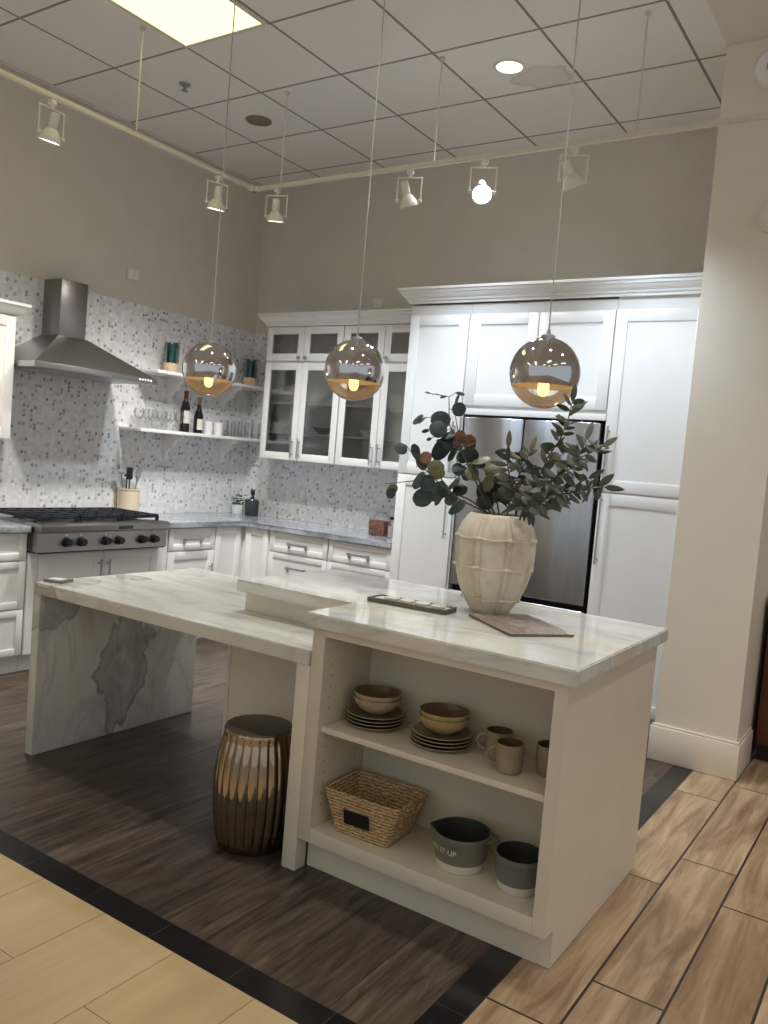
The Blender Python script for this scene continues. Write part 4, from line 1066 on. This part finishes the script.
# ------------------------------------------------------------------ globe pendants
def pendant(x, y, z, lab):
    R_ = .130
    t = thing('globe_pendant', lab, 'pendant lamp', (x, y, z), 'globe pendants over the island')
    zs = -.050; a0 = math.asin(zs / R_)
    up = []
    for k in range(25):
        a = a0 + (PI / 2 - .13 - a0) * k / 24; up.append((R_ * math.cos(a), R_ * math.sin(a)))
    b = B(); b.lathe(up, seg=64); b.mi = 1; b.lathe([(r * .985, q * .985) for r, q in up], seg=64); obj('mirrored_dome', b, [M['mirror'], M['inner']], t, True, sharp=80)
    lo_ = []
    for k in range(17):
        a = -PI / 2 + (a0 + PI / 2) * k / 16; lo_.append((R_ * math.cos(a) if k else 0, R_ * math.sin(a)))
    b = B(); b.lathe(lo_, seg=64); obj('clear_glass', b, M['globe'], t, True, sharp=80)
    b = B(); b.lathe([(.026, .118), (.026, .136), (.020, .140), (.008, .143), (.006, .158), (0, .158)], seg=24); b.lathe([(.026, .118), (0, .118)], seg=24); obj('cap', b, M['nickel'], t, True)
    b = B(); b.lathe([(0, .118), (.017, .117), (.018, -.002), (.014, -.006), (0, -.006)], seg=20); obj('socket', b, M['darkmetal'], t, True)
    b = B(); b.lathe([(0, -.006), (.011, -.008), (.014, -.020), (.020, -.042), (.021, -.060), (.017, -.076), (.009, -.084), (0, -.086)], seg=28); bl = obj('bulb', b, M['bulb'], t, True, sharp=80)
    L = bpy.data.lights.new('bulb_glow', 'POINT'); L.energy = 0.4; L.color = (1, .70, .40); L.shadow_soft_size = .03
    lo_ = bpy.data.objects.new('bulb_glow', L); COL.objects.link(lo_); lo_.parent = t; lo_.location = (0, 0, -.098)
    b = B(); b.tube([(0, 0, .158), (0, 0, ZC - z - .02)], .0028, 8); obj('cord', b, M['cord'], t, True)
    b = B(); b.lathe([(0, ZC - z - .028), (.055, ZC - z - .026), (.060, ZC - z - .02), (.060, ZC - z - .001), (0, ZC - z - .001)], seg=32); obj('ceiling_canopy', b, M['nickel'], t, True)
    return t
pendant(-2.978, 2.893, 1.856, 'mirrored globe pendant hanging before the floating shelves')
pendant(-2.116, 2.898, 1.861, 'mirrored globe pendant hanging before the glass-front cabinets')
pendant(-1.250, 2.897, 1.862, 'mirrored globe pendant hanging before the cabinet over the refrigerator')

# ------------------------------------------------------------------ track lighting
TX, TY, TZ = -3.915, 4.090, 3.175
t = thing('lighting_track', 'white L-shaped lighting track hung on rods below the tiled ceiling', 'lighting track', (TX, TY, TZ - .02))
b = B(); b.box(TX - .012, TX + .012, 0.8, TY + .012, TZ - .013, TZ + .013, .002); obj('rail', b, M['track'], t)
b = B(); b.box(TX + .0125, 1.4, TY - .012, TY + .012, TZ - .013, TZ + .013, .002); obj('rail', b, M['track'], t)
b = B(); b.box(TX - .015, TX + .05, TY - .015, TY + .015, TZ - .016, TZ + .016, .002); b.box(TX - .015, TX + .015, TY - .05, TY + .015, TZ - .016, TZ + .016, .002); obj('corner_joint', b, M['track'], t)
for x, y in ((TX, 3.125), (-3.690, TY), (-2.555, TY), (-1.407, TY), (TX, 1.6), (-0.25, TY)):
    b = B(); b.tube([(x, y, TZ + .013), (x, y, ZC - .001)], .0045, 8); b.tube([(x, y, ZC - .012), (x, y, ZC - .001)], .016, 12); obj('rod', b, M['track'], t)
LAMPS = []
def head(x, y, yaw, tilt, lab, lit=None, power=0, cone=60, blend=.5, col=(1, .95, .88), yawy=None):
    """lamp aims along horizontal angle `yaw`, `tilt` degrees away from straight down"""
    t = thing('track_spotlight', lab, 'spotlight', (x, y, TZ - .016), 'spotlights on the track')
    b = B(); b.box(-.016, .016, -.016, .016, -.026, 0, .003); b.tube([(0, 0, -.026), (0, 0, -.042)], .009, 12); obj('adapter', b, M['lampw'], t, True)
    rz = Matrix.Rotation(math.radians(yaw) - PI / 2 if yawy is None else math.radians(yawy), 4, 'Z')
    b = B()
    for p, q in (((-.070, 0, -.044), (.070, 0, -.044)), ((-.070, 0, -.041), (-.070, 0, -.182)), ((.070, 0, -.041), (.070, 0, -.182))):
        b.tube([p, q], .0042, 8)
    for s in (-1, 1): b.tube([(s * .058, 0, -.174), (s * .077, 0, -.174)], .009, 12)
    b.bm.transform(rz); obj('yoke', b, M['lampw'], t, True)
    piv = Matrix.Translation((0, 0, -.174)); rt = piv @ Matrix.Rotation(math.radians(yaw) - PI / 2, 4, 'Z') @ Matrix.Rotation(math.radians(tilt), 4, 'X') @ Matrix.Scale(.88, 4)
    b = B(); b.lathe([(0, .122), (.022, .122), (.026, .116), (.027, .045), (.024, .038), (0, .038)], seg=24); b.bm.transform(rt); obj('lamp_holder', b, M['lampw'], t, True)
    b = B(); b.lathe([(.020, .040), (.030, .034), (.046, .012), (.058, -.012), (.063, -.024), (.063, -.036), (.059, -.036), (.056, -.020), (.040, .010), (.0, .022)], seg=36); b.bm.transform(rt); obj('reflector', b, M['lampw'], t, True)
    b = B(); b.lathe([(.0575, -.030), (.040, -.034), (0, -.036)], seg=32); b.bm.transform(rt); obj('lens', b, lit or M['parw'], t, True)
    if power:
        L = bpy.data.lights.new('spot_beam', 'SPOT'); L.energy = power; L.spot_size = math.radians(cone); L.spot_blend = blend; L.color = col; L.shadow_soft_size = .05
        lo_ = bpy.data.objects.new('spot_beam', L); COL.objects.link(lo_)
        lo_.parent = t; lo_.matrix_local = rt @ Matrix.Scale(1 / .88, 4) @ Matrix.Translation((0, 0, -.045))
    return t
head(TX, 2.600, 180, 16, 'white track spotlight above the range hood', None, 75, 115, .9)
head(TX, 3.765, 165, 12, 'white track spotlight on the left rail close to the corner', None, 95, 120, .9)
head(-3.712, TY, 120, 12, 'white track spotlight on the back rail close to the corner', None, 85, 120, .9, (.88, .94, 1), yawy=20)
head(-2.705, TY, 75, 24, 'white track spotlight over the pantry, left of the glowing one', None, 52, 105, 1, (.70, .83, 1), yawy=20)
head(-2.230, TY, 302, 48, 'glowing track spotlight turned towards the room', M['par'], 45, 80, .7, (.85, .93, 1), yawy=25)
head(-1.715, TY, 60, 30, 'white track spotlight over the refrigerator, nearest the column', None, 42, 105, 1, (.70, .83, 1), yawy=25)

# ------------------------------------------------------------------ ceiling fittings
def ceiling_panel(x0, x1, y0, y1, lab, mat, grp=None):
    t = thing('ceiling_light', lab, 'ceiling light', ((x0 + x1) / 2, (y0 + y1) / 2, ZC - .012), grp)
    f = .022
    b = B(); b.box(x0, x1, y0, y0 + f, ZC - .012, ZC - .001); b.box(x0, x1, y1 - f, y1, ZC - .012, ZC - .001); b.box(x0, x0 + f, y0 + f, y1 - f, ZC - .012, ZC - .001); b.box(x1 - f, x1, y0 + f, y1 - f, ZC - .012, ZC - .001)
    obj('frame', b, M['lampw'], t)
    b = B(); b.box(x0 + f, x1 - f, y0 + f, y1 - f, ZC - .008, ZC - .002); obj('diffuser', b, mat, t)
ceiling_panel(-3.850, -3.228, 2.135, 3.385, 'square-edged fluorescent panel in the ceiling tiles at the photo top', M['panelv'])
for i, (x, y) in enumerate(((0.6, 0.2), (2.6, 0.2), (0.6, -2.4), (2.6, -2.4), (-2.0, -1.3), (-4.2, -1.3), (-2.0, -2.6), (-4.2, -2.6), (2.6, 2.6))):  # unseen panels added as light from behind and above the camera
    ceiling_panel(x - .31, x + .31, y - .62, y + .62, 'unseen fill light panel added over the showroom floor behind the viewer', M['panel'], 'added showroom fill panels')
def can(x, y, lab, lit, lc=(.97, .98, 1)):
    t = thing('downlight', lab, 'downlight', (x, y, ZC - .006), 'recessed downlights')
    b = B(); b.lathe([(.074, ZC - .001), (.092, ZC - .001), (.092, ZC - .005), (.078, ZC - .008), (.074, ZC - .004)], (x, y, 0), 36); obj('trim_ring', b, M['lampw'] if lit else M['candull'], t)
    b = B(); b.lathe([(.076, ZC - .003), (.05, ZC - .0015), (0, ZC - .001)], (x, y, 0), 36); obj('lens', b, M['canlit'] if lit else M['candull'], t)
    if lit:
        L = bpy.data.lights.new('downlight_beam', 'SPOT'); L.energy = 60; L.spot_size = math.radians(100); L.spot_blend = .8; L.color = lc; L.shadow_soft_size = .06
        lo_ = bpy.data.objects.new('downlight_beam', L); COL.objects.link(lo_); lo_.parent = t; lo_.location = (0, 0, -.012)
can(-2.258, 4.333, 'glowing round downlight in the ceiling tiles next to the brown stain', True)
can(-2.258, 2.440, 'unseen downlight added in the ceiling tiles to brighten the island counters', True)  # added out of frame to light the countertops from above
can(-0.700, 2.440, 'glowing round downlight in the plain ceiling over the right end of the island', True)  # second added lamp, unseen, for more top light on the island
can(0.350, 3.150, 'glowing round downlight in the plain ceiling right of the column, outside the photo', True, (1, .90, .76))
can(-4.180, 4.362, 'unlit round downlight in the ceiling tile near the track corner', False)
t = thing('sprinkler', 'small metal fire sprinkler in the ceiling tile beside the fluorescent panel', 'sprinkler', (-4.239, 3.736, ZC - .045))
b = B(); b.lathe([(0, ZC - .001), (.038, ZC - .001), (.034, ZC - .008), (.014, ZC - .012), (0, ZC - .012)], (-4.239, 3.736, 0), 24); obj('escutcheon', b, M['nickel'], t)
b = B(); b.lathe([(0, ZC - .012), (.012, ZC - .012), (.011, ZC - .034), (.022, ZC - .040), (.022, ZC - .043), (0, ZC - .043)], (-4.239, 3.736, 0), 16); obj('nozzle', b, M['nickel'], t)

# devices on the column
t = thing('smoke_detector', 'round white device high on the cream column at the photo edge', 'wall device', (-0.895, 4.567, 3.50))
b = B(); 
def disc(b, c, r, prof, seg=40):
    t_ = B(); t_.lathe(prof, seg=seg); b.merge(t_.bm, Matrix.Translation(c) @ Matrix.Rotation(PI / 2, 4, 'X'))
disc(b, (-.895, 4.567, 3.600), 1, [(0, 0), (.100, 0), (.100, .012), (.088, .030), (.060, .036), (0, .038)]); obj('housing', b, M['white'], t)
b = B(); b.box(-.930, -.860, 4.524, 4.534, 3.585, 3.615, .004); obj('slot', b, M['candull'], t)
t = thing('mounted_dome_fixture', 'round white dome fixture lower on the cream column at the photo edge', 'wall device', (-0.825, 4.567, 2.77))
b = B(); disc(b, (-.825, 4.567, 2.855), 1, [(0, 0), (.072, 0), (.072, .02), (.074, .034), (0, .036)]); obj('base', b, M['white'], t)
b = B(); disc(b, (-.825, 4.567, 2.855), 1, [(.070, .034), (.064, .060), (.045, .083), (.02, .094), (0, .097)]); obj('dome', b, M['lampw'], t)

# dark wooden cabinet beyond the column
t = thing('sideboard', 'dark mahogany cabinet with a pale top beyond the column', 'cabinet', (-0.2, 5.22, 0))
b = B(); b.box(-.694, .45, 4.965, YB - .004, .10, .885, .002); obj('body', b, M['redwood'], t)
b = B(); b.box(-.694, .45, 5.03, YB - .004, .001, .10); obj('toe_kick', b, M['darkkick'], t)
mS = mY(4.9645)
shaker('drawer', t, mS, -.688, -.12, .70, .878, fr=.05, mat='redwood'); shaker('door', t, mS, -.688, -.395, .108, .692, mat='redwood'); shaker('door', t, mS, -.390, -.12, .108, .692, mat='redwood')
shaker('drawer', t, mS, -.11, .44, .70, .878, fr=.05, mat='redwood'); shaker('door', t, mS, -.11, .162, .108, .692, mat='redwood'); shaker('door', t, mS, .168, .44, .108, .692, mat='redwood')
b = B(); b.box(-.700, .47, 4.93, YB - .004, .886, .925, .004); obj('top', b, M['trimw'], t)

# ------------------------------------------------------------------ camera and view
f_px = 833.47
Rm = ((0.82944, 0.55233, 0.08344), (0.10505, -0.00751, -0.99444), (-0.54863, 0.83359, -0.06425))
cd = bpy.data.cameras.new('camera'); cd.sensor_fit = 'HORIZONTAL'; cd.sensor_width = 36.0; cd.lens = f_px / 768 * 36.0; cd.clip_start = 0.02
co = bpy.data.objects.new('camera', cd); COL.objects.link(co)
xa, ya, za = Vector(Rm[0]), -Vector(Rm[1]), -Vector(Rm[2])
co.matrix_world = Matrix(((xa.x, ya.x, za.x, 0.0), (xa.y, ya.y, za.y, 0.0), (xa.z, ya.z, za.z, 1.5), (0, 0, 0, 1)))
SC.camera = co
w = bpy.data.worlds.new('world'); SC.world = w; w.use_nodes = True
w.node_tree.nodes['Background'].inputs[0].default_value = (.86, .92, 1, 1); w.node_tree.nodes['Background'].inputs[1].default_value = 0.43
vs = SC.view_settings; vs.view_transform = 'Standard'; vs.look = 'None'; vs.gamma = 1.0; vs.use_curve_mapping = False; vs.exposure = 0.47
cy = SC.cycles
cy.use_denoising = True; cy.max_bounces = 10; cy.diffuse_bounces = 5; cy.glossy_bounces = 6; cy.transparent_max_bounces = 24; cy.transmission_bounces = 8; cy.sample_clamp_indirect = 6.0; cy.caustics_reflective = False; cy.caustics_refractive = False
